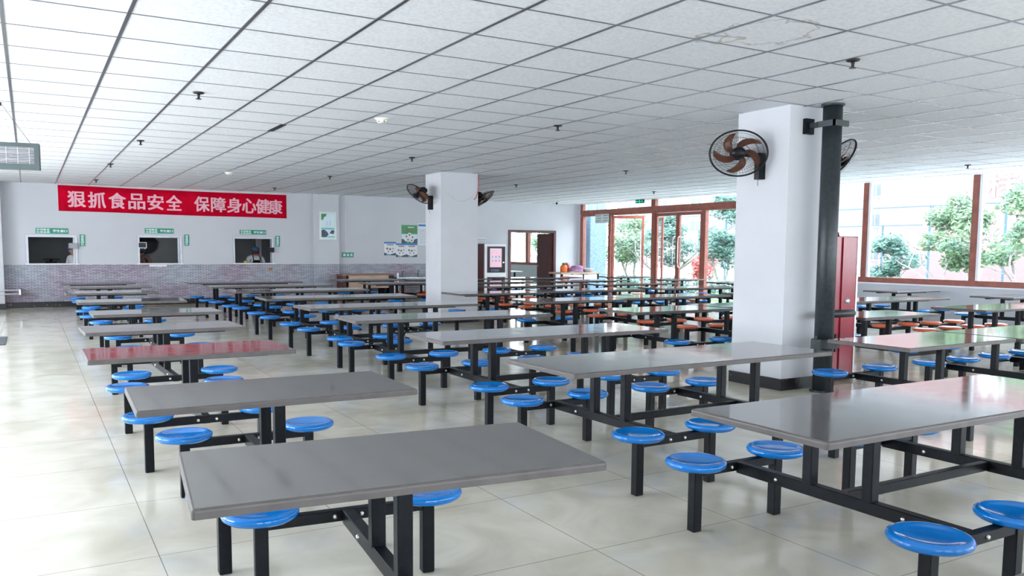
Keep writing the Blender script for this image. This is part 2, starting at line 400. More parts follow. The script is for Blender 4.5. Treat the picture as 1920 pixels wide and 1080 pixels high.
# ------------------------------------------------------------------ the room
H = 3.01
XL, XR, YN, YB = -3.4, 16.2, -9.5, 17.9
struct(box('floor', (XL-.2, YN-.2, -.1), (XR+.2, 24.2, 0), 'floor'))
struct(box('ceiling', (XL-.2, YN-.2, H), (XR+.2, YB+.02, H+.12), 'ceiling'))
g = MB(); T = .72
k = math.ceil(XL/T)
while k*T < XR: g.box((k*T-.012, YN, H-.004), (k*T+.012, YB, H+.002)); k += 1
k = math.ceil(YN/T)
while k*T < YB: g.box((XL, k*T-.007, H-.003), (XR, k*T+.007, H+.002)); k += 1
struct(g.build('ceiling_grid_trim', 'grid'))

# two displaced tiles leave dark open joints
struct(box('ceiling_joint_trim', (2.88-.035, 5.08, H-.007), (2.88+.035, 5.72, H+.001), 'fan_black'))

# back wall with the three serving hatches and the doorway
HATCH = [(.04, 1.15, 1.06, 1.77), (2.51, 3.59, 1.06, 1.79), (4.88, 5.98, 1.06, 1.79)]
DX0, DX1, DZ = 13.49, 15.31, 2.12
wb_ = MB()
def wallseg(x0, x1, z0, z1): wb_.box((x0, YB, z0), (x1, YB+.2, z1))
xs = XL
for x0, x1, z0, z1 in HATCH:
    wallseg(xs, x0, 1.04, H); wallseg(x0, x1, z1, H); wallseg(x0, x1, 1.04, z0); xs = x1
wallseg(xs, 12.3, 1.04, H); wallseg(12.3, DX0, 0, H); wallseg(DX0, DX1, DZ, H); wallseg(DX1, XR+.2, 0, H)
struct(wb_.build('wall_back', 'wall'))
struct(box('wall_back_wallpaper', (XL, YB-.004, 0), (12.3, YB+.2, 1.04), 'brick'))
struct(MB().box((XL, YB-.03, 0), (12.3, YB, .135)).build('baseboard_back', 'marble'))
# pilaster on the back wall, and the column at its left end
struct(box('wall_back_pilaster', (7.07, YB-.12, 1.04), (7.82, YB, H), 'wall'))
struct(box('wall_back_pilaster_wallpaper', (7.066, YB-.124, 0), (7.824, YB, 1.04), 'brick'))
struct(box('baseboard_pilaster', (7.05, YB-.145, 0), (7.84, YB-.124, .135), 'marble'))
struct(box('pillar_left', (-1.2, YB-.45, 0), (-.43, YB, H), 'pillar'))
struct(box('baseboard_left', (-1.22, YB-.47, 0), (-.41, YB-.45, .135), 'marble'))

# left wall and near wall (outside the picture) with their windows
def window_wall(name, axis, c0, c1, lo, hi, zs, zt, gaps):
    w = MB()
    def seg(a0, a1, z0, z1):
        if a1-a0 < 1e-4 or z1-z0 < 1e-4: return
        if axis == 'y': w.box((c0, a0, z0), (c1, a1, z1))
        else: w.box((a0, c0, z0), (a1, c1, z1))
    seg(lo, hi, 0, zs); seg(lo, hi, zt, H); p = lo
    for a0, a1 in gaps: seg(p, a0, zs, zt); p = a1
    seg(p, hi, zs, zt)
    return struct(w.build(name, 'wall'))
LG = [(-1.5+i*3.2, -1.5+i*3.2+2.5) for i in range(5)]
window_wall('wall_left', 'y', XL-.2, XL, YN, YB, .9, 2.85, LG)
NG = [(-2.5+i*3.2, -2.5+i*3.2+2.5) for i in range(6)]
window_wall('wall_near', 'x', YN-.2, YN, XL, XR, .9, 2.85, NG)

# right wall: low wall under the big windows, column, then the glazed entrance
wr = MB()
ZS = .82
wr.box((XR, YN, 0), (XR+.25, 8.2, ZS)); wr.box((XR, 8.2, 0), (XR+.25, 8.9, H)); wr.box((XR, 17.77, 0), (XR+.25, 18.1, H))
wr.box((XR, 18.1, 0), (XR+.25, 24.2, .92)); wr.box((XR, 18.1, 2.7), (XR+.25, 24.2, H))
struct(wr.build('wall_right', 'wall'))
struct(box('trim_1', (XR-.09, YN, .79), (XR+.05, 8.2, .815), 'white_strip'))
# windows, one per bay
bays = [(-9.5, -6.9), (-6.9, -4.3), (-4.3, -1.7), (-1.7, 1.75), (1.75, 4.24), (4.24, 6.72), (6.72, 8.2)]
for i, (a, c) in enumerate(bays):
    w = thing('window_%d' % (i+1), 'tall brown framed window bay %d' % (i+1), 'window', (XR+.08, (a+c)/2, ZS)); w['kind'] = 'structure'
    h2 = (c-a)/2
    f = MB(); f.box((-.06, -h2, 0), (.06, h2, .115)).box((-.06, -h2-.072, .115), (.06, -h2+.072, H-ZS))
    f.build('window_frame', 'brown', w)
    MB().box((-.07, -h2-.125, .115), (-.0, -h2-.072, H-ZS)).build('white_edge_strip', 'white_strip', w)
    MB().box((-.006, -h2+.072, .115), (.006, h2-.072, H-ZS)).build('pane', 'glass', w)

# entrance: transom beam, posts, doors
def at_wall(name, parts, label, cat, kind='structure'):
    t = thing(name, label, cat, (XR+.08, 0, 0)); t['kind'] = kind
    for nm, m, bm in parts: bm.build(nm, m, t)
    return t
ent = thing('door_1', 'wide glazed entrance front with brown frame', 'entrance', (XR+.08, 0, 0)); ent['kind'] = 'structure'
MB().box((-.07, 8.9, 2.68), (.07, 17.77, 2.80)).box((-.05, 8.9, 2.60), (.05, 17.77, 2.68)).build('transom_beam', 'brown', ent)
for y0, y1 in ((17.62, 17.77), (16.07, 16.22), (13.92, 14.07), (11.78, 11.94), (9.7, 9.86), (8.9, 9.02)):
    MB().box((-.06, y0, 0), (.06, y1, 2.60)).build('post', 'brown', ent)
for y0, y1 in ((13.92, 14.10), (17.65, 17.77), (9.7, 9.86)):
    MB().box((-.06, y0, 2.80), (.06, y1, H)).build('upper_post', 'brown', ent)
for y0, y1 in ((14.10, 17.65), (9.86, 13.92)):
    MB().box((-.006, y0, 2.80), (.006, y1, H)).build('upper_pane', 'glass', ent)
for y0, y1 in ((16.22, 17.62), (9.86, 11.78)):
    MB().box((-.006, y0, .0), (.006, y1, 2.60)).build('fixed_pane', 'glass', ent)
def tube_handle(parent, x, y, z0=1.0, z1=1.9):
    MB().tube([(x, y, z0), (x-.07, y, z0+.03), (x-.08, y, z0+.12), (x-.08, y, z1-.12), (x-.07, y, z1-.03), (x, y, z1)], .016, 8).build('door_handle', 'steel', parent, True)
def glass_leaf(name, label, y0, y1, hy, hinge=None, ang=0):
    d = thing(name, label, 'door', (XR+.08, hinge if hinge is not None else y0, 0)); d['kind'] = 'structure'
    o = y0 if hinge is None else hinge
    f = MB()
    f.box((-.03, y0-o, .01), (.03, y1-o, .12)).box((-.03, y0-o, 2.5), (.03, y1-o, 2.59))
    f.box((-.03, y0-o, .12), (.03, y0-o+.07, 2.5)).box((-.03, y1-o-.07, .12), (.03, y1-o, 2.5))
    f.build('leaf_frame', 'brown', d)
    MB().box((-.005, y0-o+.07, .12), (.005, y1-o-.07, 2.5)).build('pane', 'glass', d)
    tube_handle(d, -.03, hy-o)
    d.rotation_euler = (0, 0, ang); return d
glass_leaf('door_2', 'glass door leaf left of the closed pair', 12.95, 13.92, 13.05)
glass_leaf('door_3', 'glass door leaf right of the closed pair', 11.94, 12.93, 12.83)
glass_leaf('door_4', 'glass door leaf standing open', 14.07, 15.05, 14.95, 14.07, math.radians(-58))
glass_leaf('door_5', 'glass door leaf beside the open leaf', 15.07, 16.07, 15.17, 16.07, math.radians(50))

# pillars with black skirting
def pillar(name, x0, x1, y0, y1):
    struct(MB().box((x0, y0, 0), (x1, y1, H)).build(name, 'pillar'))
    b_ = MB(); t = .018
    b_.box((x0-t, y0-t, 0), (x1+t, y0, .125)).box((x0-t, y1, 0), (x1+t, y1+t, .125)).box((x0-t, y0, 0), (x0, y1, .125)).box((x1, y0, 0), (x1+t, y1, .125))
    struct(b_.build(name.replace('pillar', 'baseboard'), 'marble'))
pillar('pillar_near', 7.0, 7.72, .77, 1.5)
pillar('pillar_far', 7.2, 8.03, 9.67, 10.40)

# kitchen behind the hatches
struct(box('wall_kitchen_back', (-1, 22.2, 0), (7.4, 22.4, 2.9), 'kitchen_wall'))
struct(box('wall_kitchen_left', (-1.2, 18.1, 0), (-1, 22.4, 2.9), 'kitchen_wall'))
struct(box('wall_kitchen_right', (7.4, 18.1, 0), (7.6, 22.4, 2.9), 'kitchen_wall'))
struct(box('ceiling_kitchen', (-1.2, 18.1, 2.9), (7.6, 22.4, 3.0), 'kitchen_wall'))
# side room behind the doorway
struct(box('wall_side_room_left', (11.6, 18.1, 0), (11.8, 24.2, H), 'wall'))
struct(box('wall_side_room_back', (11.6, 24.0, 0), (XR+.2, 24.2, H), 'wall'))
struct(box('ceiling_side_room', (11.6, 18.1, H), (XR+.2, 24.2, H+.1), 'ceiling'))
w = thing('window_8', 'brown framed window of the side room', 'window', (XR+.08, 21.2, .92)); w['kind'] = 'structure'
f = MB().box((-.06, -2.9, 0), (.06, 2.9, .10)).box((-.06, -2.9, 1.70), (.06, 2.9, 1.78)).box((-.06, -.03, .1), (.06, .14, 1.7)).box((-.06, 2.8, .1), (.06, 2.9, 1.7)).box((-.06, -2.9, .1), (.06, -2.8, 1.7))
f.build('window_frame', 'brown', w)
MB().box((-.005, -2.8, .1), (.005, -.03, 1.7)).build('pane', 'glass', w)
MB().box((-.005, .14, .1), (.005, 2.8, 1.7)).build('pane', 'glass', w)
# doorway frame and open leaf
d = thing('door_6', 'dark brown door frame with open leaf', 'door', (DX0, YB, 0)); d['kind'] = 'structure'
W = DX1-DX0
MB().box((0, -.03, 0), (.09, .21, DZ)).box((W-.09, -.03, 0), (W, .21, DZ)).box((.09, -.03, DZ-.08), (W-.09, .21, DZ)).build('door_frame', 'brown_dark', d)
leaf = MB().box((W-.13, .05, .02), (W-.09, .95, DZ-.1)).build('door_leaf', 'brown_dark', d)
MB().tube([(W-.13, .85, .95), (W-.18, .85, .95), (W-.18, .75, .95)], .012).build('door_handle', 'steel', leaf, True)

# ------------------------------------------------------------------ canteen tables
ZT = .73
_mc = {}
def top_mesh(L, D):
    key = ('top', round(L, 3), round(D, 3))
    if key not in _mc:
        b_ = MB(); r = .014; pts = []
        for cx_, cy_, a0 in ((L/2-r, D/2-r, 0), (-L/2+r, D/2-r, PI/2), (-L/2+r, -D/2+r, PI), (L/2-r, -D/2+r, 1.5*PI)):
            for q in range(5):
                a = a0+q*PI/8; pts.append((cx_+r*math.cos(a), cy_+r*math.sin(a), ZT-.032))
        b_.prism(pts, (0, 0, .032))
        es = [e for e in b_.bm.edges if abs(e.verts[0].co.z-e.verts[1].co.z) < 1e-6 and e.verts[0].co.z > ZT-.001]
        bmesh.ops.bevel(b_.bm, geom=es, offset=.011, segments=3, profile=.5, affect='EDGES')
        me = b_.mesh('tabletop', 'top'); me.materials.append(M['top_edge'])
        for p in me.polygons:
            if abs(p.normal.z) < .97: p.material_index = 1
        _mc[key] = me
    return _mc[key]
def cached(key, fn):
    if key not in _mc: _mc[key] = fn()
    return _mc[key]
SEAT = [(0, 0), (.11, 0), (.142, .003), (.157, .014), (.162, .027), (.158, .038), (.147, .0450), (.134, .044), (.118, .038), (.08, .032), (.03, .030), (0, .030)]
def seat_mesh(c): return cached(('seat', c), lambda: MB().lathe(SEAT, seg=40).mesh('seat', c, True))
def tube_box(w, d, h, bev=.004): return MB().box((-w/2, -d/2, 0), (w/2, d/2, h)).bevel(bev, 1)
def leg_mesh(): return cached('leg', lambda: tube_box(.056, .056, .346).mesh('leg', 'black_metal'))
def post_mesh(): return cached('post', lambda: tube_box(.056, .056, ZT-.045-.335).mesh('post', 'black_metal'))
def arm_mesh(s): return cached(('arm', s), lambda: MB().box((-s/2, -.022, -.025), (s/2, .022, .025)).bevel(.003, 1).mesh('seat_arm', 'black_metal'))
def beam_mesh(l): return cached(('beam', round(l, 3)), lambda: MB().box((-.026, -l/2, -.03), (.026, l/2, .03)).bevel(.003, 1).mesh('beam', 'black_metal'))
def rail_mesh(l): return cached(('rail', round(l, 3)), lambda: MB().box((-l/2, -.025, -.013), (l/2, .025, .013)).mesh('top_rail', 'black_metal'))
def link_mesh(l): return cached(('lk', round(l, 3)), lambda: MB().box((-l/2, -.02, -.025), (l/2, .02, .025)).bevel(.003, 1).mesh('cross_bar', 'black_metal'))
def bolt_mesh(): return cached('bolt', lambda: MB().lathe([(0, .010), (.007, .010), (.010, .006), (.0105, 0)], ax=(0, -1, 0), seg=8).mesh('bolt', 'bolt', True))
def canteen_table(x, y, L, D, centers, s, color, label, group, rot=0, bolts=False, roff=.66):
    t = thing('canteen_table', label, 'canteen table', (x, y, 0), rot, group)
    link('tabletop', top_mesh(L, D), t)
    for sy in (-1, 1):
        link('top_rail', rail_mesh(L*.76), t, (0, sy*.17, ZT-.045))
    for c in centers:
        link('beam', beam_mesh(2*roff-.04), t, (c, 0, .315))
        for sy in (-1, 1):
            link('post', post_mesh(), t, (c, sy*.17, .335))
            a = link('seat_arm', arm_mesh(s), t, (c, sy*roff, .32))
            if bolts:
                for dx in (-.06, .06): link('bolt', bolt_mesh(), a, (dx, -.022, 0))
                link('bolt', bolt_mesh(), t, (c-.026, sy*.36, .315), -PI/2)
            for sx_ in (-1, 1):
                link('leg', leg_mesh(), t, (c+sx_*s/2, sy*roff, 0))
                link('seat', seat_mesh(color), t, (c+sx_*s/2, sy*roff, .3455), random.uniform(0, 6))
    if len(centers) > 1: link('cross_bar', link_mesh(centers[-1]-centers[0]-.05), t, ((centers[0]+centers[-1])/2, 0, .315))
    return t
ROWN = ['first', 'second', 'third', 'fourth', 'fifth', 'sixth', 'seventh', 'eighth', 'ninth']
# file A: four-seat tables nearest the left aisle
YA = [-2.57, -.87, 1.16, 3.16, 5.25, 7.6, 10.15, 12.3, 14.2]
XA = [1.2, 1.2, 1.1, 1.18, 1.38, 1.34, 1.28, 1.42, 1.34]
RA = [-5.5, -1.5, 0, 1.5, 0, -1, 0, 0, 0]
for i in range(9):
    canteen_table(XA[i], YA[i], 1.40, .76, [0], .74, 'blue', 'grey four-stool table, %s from the front in the leftmost file by the aisle' % ROWN[i], 'four-stool tables in the leftmost file', math.radians(RA[i]), i < 6)
# file B: eight-seat tables left of the pillars
YBs = [-2.80, -.80, 1.16, 3.28, 5.24, 7.45, 9.75, 11.75, 13.7]
XB = [4.02, 4.15, 4.21, 4.24, 4.32, 4.33, 4.37, 4.32, 4.25]
RB = [0, 1.2, .3, -1.5, 0, -1.2, -1, 0, -1]
for i in range(9):
    canteen_table(XB[i], YBs[i], 2.42, .80, [-.62, .62], .60, 'blue', 'long grey eight-stool table, %s from the front in the file left of the pillars' % ROWN[i], 'eight-stool tables left of the pillars', math.radians(RB[i]), i < 6)
canteen_table(3.15, -4.72, 2.42, .80, [-.62, .62], .60, 'blue', 'long grey table of which only a corner shows at bottom right', 'eight-stool tables left of the pillars', 0, False)
# file C1: four-seat tables in line with the pillars (none where a pillar stands)
for i, (x, y) in {1: (6.85, -.93), 3: (7.3, 3.0), 4: (7.3, 5.25), 5: (7.2, 7.55), 7: (7.28, 12.0), 8: (7.28, 14.1)}.items():
    canteen_table(x, y, 1.56 if i == 1 else 1.64, .78, [0], .74, 'blue', 'grey four-stool table in line with the pillars, %s row from the front' % ROWN[i], 'four-stool tables in line with the pillars', math.radians(1 if i == 1 else 0), i < 4)
# file C2: right of the pillars, orange seats from the fourth row on
canteen_table(8.87, -.93, 2.42, .80, [-.60, .60], .60, 'blue', 'long shiny table right of the pipe, joined end to end, blue stools', 'eight-stool tables right of the pillars', math.radians(1), True)
canteen_table(9.12, 1.18, 1.46, .76, [0], .80, 'blue', 'short four-stool table just behind the red cabinet, blue stools', 'eight-stool tables right of the pillars')
YC = [3.2, 5.45, 7.8, 9.95, 11.95, 14.0]
for i, y in enumerate(YC):
    canteen_table(9.37, y, 2.36, .78, [-.60, .60], .62, 'orange', 'long table with orange stools right of the pillars, %s row from the front' % ROWN[i+3], 'eight-stool tables right of the pillars')
# file D
for i, y in enumerate([-.9, 1.3, 3.3, 5.4, 7.8, 9.9, 11.9, 14.0]):
    c = 'orange' if i in (1, 2) else 'blue'
    canteen_table(12.2, y, 2.42, .78, [-.60, .60], .62, c, 'long table with %s stools in the file second from the windows, %s row' % (c, ROWN[i+1]), 'eight-stool tables second from the windows')
# file E: against the windows
for i, y in enumerate([.9, 2.87, 5.05, 7.2, 9.5, 11.7, 14.0]):
    canteen_table(15.2, y, 1.42, .76, [0], .72, 'blue', 'grey four-stool table beside the window wall, %s row from the front' % ROWN[i+2], 'four-stool tables beside the window wall', math.radians(1.5))

# ------------------------------------------------------------------ banner
bn = MB(); N = 40
pts = []
for k in range(N+1):
    u = k/N; x = .77+5.58*u
    pts.append((x, YB-.012-.006*math.sin(u*17), 2.985-.03*u-.012*math.sin(PI*u), 2.355-.05*u+.006*math.sin(u*9)))
for (x, y, zt, zb), (x2, y2, zt2, zb2) in zip(pts, pts[1:]):
    bn.quad([(x, y, zb), (x2, y2, zb2), (x2, y2, zt2), (x, y, zt)])
bmesh.ops.remove_doubles(bn.bm, verts=bn.bm.verts, dist=1e-5)
bmesh.ops.solidify(bn.bm, geom=list(bn.bm.faces), thickness=.004)
bo = tag(bn.build('banner', 'banner', None, True), 'long red cloth banner with pale lettering under the ceiling on the back wall', 'banner')
for ch, px in zip('狠抓食品安全保障身心健康', (1.17, 1.62, 2.08, 2.53, 2.975, 3.42, 4.11, 4.53, 4.94, 5.33, 5.70, 6.04)):
    u = (px-.77)/5.58
    text_mesh('lettering', ch, .385-.03*u, .385, 'banner_text', bo, (px, YB-.024, 2.655-.04*u), bold=.028)

# ------------------------------------------------------------------ hatches, signs
def hatch(i, x0, x1, z0, z1, label):
    t = thing('serving_window_frame', label, 'serving window', (x0, YB, z0), 0, 'serving windows')
    w_, h_ = x1-x0, z1-z0
    MB().box((0, -.02, 0), (.055, .19, h_)).box((w_-.055, -.02, 0), (w_, .19, h_)).box((.055, -.02, h_-.06), (w_-.055, .19, h_)).bevel(.004, 1).build('frame', 'window_alu', t)
    MB().box((-.02, -.05, -.02), (w_+.02, .2, .012)).build('sill', 'white_strip', t)
    if i != 2: MB().box((w_-.095, .10, .012), (w_-.055, .125, h_-.06)).build('sliding_stile', 'window_alu', t)
    return t
HL = ['white framed serving window nearest the left corner', 'white framed serving window in the middle under the banner', 'white framed serving window nearest the pilaster']
for i, (h4, lb) in enumerate(zip(HATCH, HL)): hatch(i, *h4, lb)
def sign_h(x0, x1, z0, z1, label):
    t = thing('hanging_sign', label, 'sign', ((x0+x1)/2, YB-.012, (z0+z1)/2), 0, 'green signs above the serving windows')
    w_, h_ = x1-x0, z1-z0
    MB().box((-w_/2, -.006, -h_/2), (w_/2, .011, h_/2)).build('plate', 'sign_green', t)
    text_mesh('lettering', '珍惜粮食', w_*.40, h_*.36, 'sign_white', t, (-w_*.27, -.008, h_*.21), bold=.008)
    text_mesh('lettering', '杜绝浪费', w_*.40, h_*.36, 'sign_white', t, (-w_*.27, -.008, -h_*.24), bold=.008)
    text_mesh('lettering', '学生窗口', w_*.44, h_*.52, 'sign_white', t, (w_*.245, -.008, 0), bold=.008)
sign_h(.26, .96, 1.80, 1.93, 'green and white sign above the left serving window')
sign_h(2.70, 3.39, 1.84, 1.97, 'green and white sign above the middle serving window')
sign_h(5.07, 5.77, 1.85, 1.97, 'green and white sign above the right serving window')
def sign_v(x0, x1, z0, z1, label):
    t = thing('upright_sign', label, 'sign', ((x0+x1)/2, YB-.012, (z0+z1)/2), 0, 'upright green signs beside the serving windows')
    w_, h_ = x1-x0, z1-z0
    MB().box((-w_/2, -.006, -h_/2), (w_/2, .011, h_/2)).build('plate', 'sign_green', t)
    text_mesh('lettering', '请自觉排队', w_*.62, h_*.88, 'sign_white', t, (0, -.008, 0), bold=.008, vertical=True)
sign_v(1.205, 1.32, 1.50, 1.785, 'narrow upright green sign right of the left serving window')
sign_v(3.65, 3.765, 1.53, 1.82, 'narrow upright green sign right of the middle serving window')
sign_v(6.03, 6.14, 1.52, 1.82, 'narrow upright green sign right of the serving window nearest the pilaster')
t = thing('small_sign', 'small green sign under the white conduit beside the pilaster', 'sign', (8.105, YB-.012, 1.30))
MB().box((-.175, -.006, -.07), (.175, .011, .07)).build('plate', 'sign_green', t)
text_mesh('lettering', '盥 洗 池', .28, .075, 'sign_white', t, (0, -.008, 0), bold=.008)
# paper note stuck under the middle hatch, ochre plate on the wallpaper
tag(box('paper_note', (2.78, YB-.009, .985), (3.2, YB-.004, 1.03), 'paper_white'), 'white paper strip stuck below the middle serving window', 'note')
tag(MB().box((5.83, YB-.03, .865), (5.93, YB-.004, .935)).bevel(.006, 1).build('wall_socket', 'outlet'), 'small ochre socket plate on the brick wallpaper', 'socket')

# card readers at the hatches
def reader(x0, x1, z0, z1, label, m_frame, m_screen):
    t = thing('card_reader', label, 'card reader', ((x0+x1)/2, YB-.085, z0), 0, 'card readers in the serving windows')
    w_, h_ = x1-x0, z1-z0
    f = MB().box((-w_/2, -.015, 0), (w_/2, .03, .012)).box((-w_/2, -.015, h_-.012), (w_/2, .03, h_)).box((-w_/2, -.015, .012), (-w_/2+.012, .03, h_-.012)).box((w_/2-.012, -.015, .012), (w_/2, .03, h_-.012))
    f.build('case_frame', m_frame, t)
    MB().box((-w_/2+.012, 0, .012), (w_/2-.012, .028, h_-.012)).build('screen', m_screen, t)
    MB().box((w_*.3, .0, -.02), (w_*.36, .036, .0)).build('bracket', m_frame, t)
reader(.95, 1.15, 1.44, 1.57, 'grey outlined card reader at the left serving window', 'plaque', 'kitchen_wall')
reader(2.52, 2.72, 1.46, 1.61, 'white outlined card reader at the middle serving window', 'white_strip', 'screen_dark')
reader(5.74, 5.97, 1.37, 1.50, 'black card reader at the serving window nearest the pilaster', 'fan_black', 'screen_dark')

# ------------------------------------------------------------------ kitchen staff
def skin_mesh(nodes, edges, name, m, levels=2, root=0):
    me = bpy.data.meshes.new(name)
    me.from_pydata([nd[0] for nd in nodes], edges, []); o = bpy.data.objects.new(name, me); COL.objects.link(o)
    sk = o.modifiers.new('skin', 'SKIN'); sk.use_smooth_shade = True
    for i, nd in enumerate(nodes):
        r = nd[1]; me.skin_vertices[0].data[i].radius = r if isinstance(r, tuple) else (r, r)
    me.skin_vertices[0].data[root].use_root = True
    o.modifiers.new('sub', 'SUBSURF').levels = levels
    dg = bpy.context.evaluated_depsgraph_get(); dg.update()
    m2 = bpy.data.meshes.new_from_object(o.evaluated_get(dg)); bpy.data.objects.remove(o); bpy.data.meshes.remove(me)
    m2.materials.clear(); m2.materials.append(M[m]); m2.name = name
    for p in m2.polygons: p.use_smooth = True
    return m2
def cook(loc, rz, label, coat, cap, scarf, apron):
    t = thing('person', label, 'person', loc, rz); t.scale = (.97, .97, .90)
    N_ = []; E_ = []
    def nd(p, r, par=None):
        N_.append((p, r)); i = len(N_)-1
        if par is not None: E_.append((par, i))
        return i
    pel = nd((0, 0, .88), (.15, .11)); wa = nd((0, 0, 1.03), (.135, .10), pel); ch = nd((0, -.01, 1.24), (.16, .11), wa); sh = nd((0, 0, 1.36), (.09, .075), ch)
    nk = nd((0, -.02, 1.43), .052, sh); hd0 = nd((0, -.05, 1.50), (.066, .075), nk); hd1 = nd((0, -.055, 1.57), (.074, .086), hd0); nd((0, -.045, 1.64), (.058, .068), hd1)
    nose = nd((0, -.135, 1.535), (.012, .014), hd0)
    for s in (-1, 1):
        hip = nd((s*.09, 0, .80), .085, pel); kn = nd((s*.10, -.01, .46), .058, hip); an = nd((s*.10, .02, .09), .04, kn); nd((s*.11, -.13, .035), .035, an)
        nd((s*.078, -.045, 1.545), (.010, .022), hd1)
        sd = nd((s*.19, 0, 1.345), .058, sh); el = nd((s*.25, -.04, 1.09), .042, sd); wr_ = nd((s*.17, -.25, 1.05), .028, el); pm = nd((s*.14, -.33, 1.04), (.034, .018), wr_)
        for q, (dx, ln) in enumerate(((-.028, .062), (-.010, .072), (.009, .068), (.027, .054))):
            k1 = nd((s*(.14+dx), -.365, 1.04), .0085, pm); k2 = nd((s*(.14+dx), -.365-ln*.5, 1.033), .008, k1); nd((s*(.14+dx*.9), -.365-ln, 1.015), .007, k2)
        th = nd((s*(.14-.04), -.32, 1.04), .0095, pm); nd((s*(.14-.058), -.36, 1.032), .008, th)
    link('body', skin_mesh(N_, E_, 'body', 'skin'), t)
    # coat over torso and arms
    N_ = []; E_ = []
    pel = nd((0, 0, .78), (.185, .145)); wa = nd((0, 0, 1.02), (.165, .128), pel); ch = nd((0, -.01, 1.24), (.185, .135), wa); sh = nd((0, 0, 1.365), (.10, .09), ch)
    for s in (-1, 1):
        sd = nd((s*.195, 0, 1.345), .074, sh); el = nd((s*.255, -.04, 1.09), .058, sd); nd((s*.185, -.215, 1.055), .044, el)
    link('coat', skin_mesh(N_, E_, 'coat', coat), t)
    N_ = []; E_ = []
    pel = nd((0, 0, .86), (.165, .125))
    for s in (-1, 1):
        hip = nd((s*.095, 0, .76), .10, pel); kn = nd((s*.10, -.01, .46), .075, hip); nd((s*.10, .015, .07), .06, kn)
    link('trousers', skin_mesh(N_, E_, 'trousers', 'trouser'), t)
    c = MB(); c.lathe([(.094, 0), (.104, .01), (.106, .04), (.096, .075), (.07, .10), (.035, .115), (0, .118)], (0, -.045, 1.575), seg=24)
    for v in c.bm.verts: v.co.y = -.045+(v.co.y+.045)*1.12
    c.build('cap', cap, t, True)
    hr = MB().lathe([(0, -.01), (.05, 0), (.078, .03), (.088, .075), (.085, .11)], (0, -.025, 1.47), seg=20)
    for v in list(hr.bm.verts):
        if v.co.y < -.04: v.co.y = -.04
    hr.build('hair', 'hair', t, True)
    for s in (-1, 1): MB().lathe([(0, .012), (.008, .010), (.012, 0), (0, -.012)], (s*.031, -.124, 1.565), (0, -1, 0), 10).build('eye', 'hair', t, True)
    MB().lathe([(0, .006), (.018, .004), (.022, 0)], (0, -.118, 1.492), (0, -1, 0), 12).build('mouth', 'mask_red', t, True)
    if scarf:
        b_ = MB(); b_.lathe([(.07, -.055), (.092, -.03), (.096, .0), (.09, .045), (.082, .055)], (0, -.05, 1.505), seg=24)
        for v in b_.bm.verts: v.co.y = -.05+(v.co.y+.05)*1.15
        b_.build('face_scarf', 'mask_red', t, True)
    if apron:
        b_ = MB(); rows = []
        for z, w_, y in ((.62, .2, -.175), (.95, .2, -.162), (1.05, .19, -.158), (1.16, .13, -.165), (1.27, .10, -.16)):
            rows.append([b_.bm.verts.new((w_*(-1+2*k/8), y+.06*(abs(-1+2*k/8)**2), z)) for k in range(9)])
        for a, b2 in zip(rows, rows[1:]):
            for k in range(8): b_.bm.faces.new((a[k], a[k+1], b2[k+1], b2[k]))
        bmesh.ops.solidify(b_.bm, geom=list(b_.bm.faces), thickness=.006)
        ap = b_.build('apron', 'apron', t, True)
        for s in (-1, 1): MB().tube([(s*.095, -.155, 1.26), (s*.10, -.12, 1.36), (s*.085, -.02, 1.43), (s*.06, .07, 1.40)], .013, 8).build('strap', 'apron', ap, True)
    return t
cook((1.10, 18.62, 0), math.radians(-60), 'person in a white coat and blue cap half hidden behind the left serving window', 'cook_white', 'cap_blue', False, False)
cook((2.66, 18.62, 0), math.radians(150), 'person in a brown jacket and blue cap at the middle serving window', 'cook_brown', 'cap_blue', False, False)
cook((5.64, 18.62, 0), math.radians(4), 'person in white coat and black apron at the serving window nearest the pilaster', 'cook_white', 'cap_blue', True, True)
# inside the kitchen
pn = thing('round_pan', 'large round black pan hanging behind the middle serving window', 'pan', (3.12, 22.19, 1.58))
MB().lathe([(0, .02), (.36, .03), (.40, .10), (.385, .10), (.34, .05), (0, .04)], (0, 0, 0), (0, -1, 0), 40).build('bowl', 'pan', pn, True)
MB().tube([(.38, -.08, 0), (.42, -.1, .03), (.42, -.1, .10), (.37, -.08, .14)], .012).build('handle', 'pan', pn, True)
for v in pn.children: v.scale = (1.0, 1, .78)
pn2 = thing('round_pan', 'black pan behind the reader at the middle serving window', 'pan', (2.33, 22.19, 1.62))
MB().lathe([(0, .02), (.33, .03), (.37, .10), (.355, .10), (.31, .05), (0, .04)], (0, 0, 0), (0, -1, 0), 40).build('bowl', 'pan', pn2, True)
for v in pn2.children: v.scale = (1.0, 1, .7)
cb_ = thing('kitchen_counter', 'steel counter along the kitchen behind the left serving window', 'counter', (0, 20.6, 0))
MB().box((-.9, -.35, .98), (2.2, .35, 1.03)).build('worktop', 'steel', cb_)
MB().box((-.85, -.3, 0), (2.15, .3, .98)).build('body', 'kitchen_wall', cb_)
sc_ = thing('scale', 'flat black scale on the kitchen counter', 'scale', (.62, 20.5, 1.03))
MB().box((-.14, -.1, 0), (.14, .1, .05)).bevel(.008).build('base', 'pan', sc_)
MB().box((-.2, -.12, .1), (.2, .12, .12)).bevel(.006).build('plate', 'pan', sc_)
MB().tube([(0, 0, .05), (0, 0, .1)], .03).build('column', 'pan', sc_)
kd = thing('kitchen_cupboard', 'dark tall cupboard behind the serving window nearest the pilaster', 'cupboard', (5.25, 21.9, 0))
MB().box((-.22, -.3, 0), (.22, .29, 1.95)).build('body', 'pan', kd)
MB().box((-.2, -.32, .05), (.2, -.3, 1.9)).build('door', 'pan', kd)
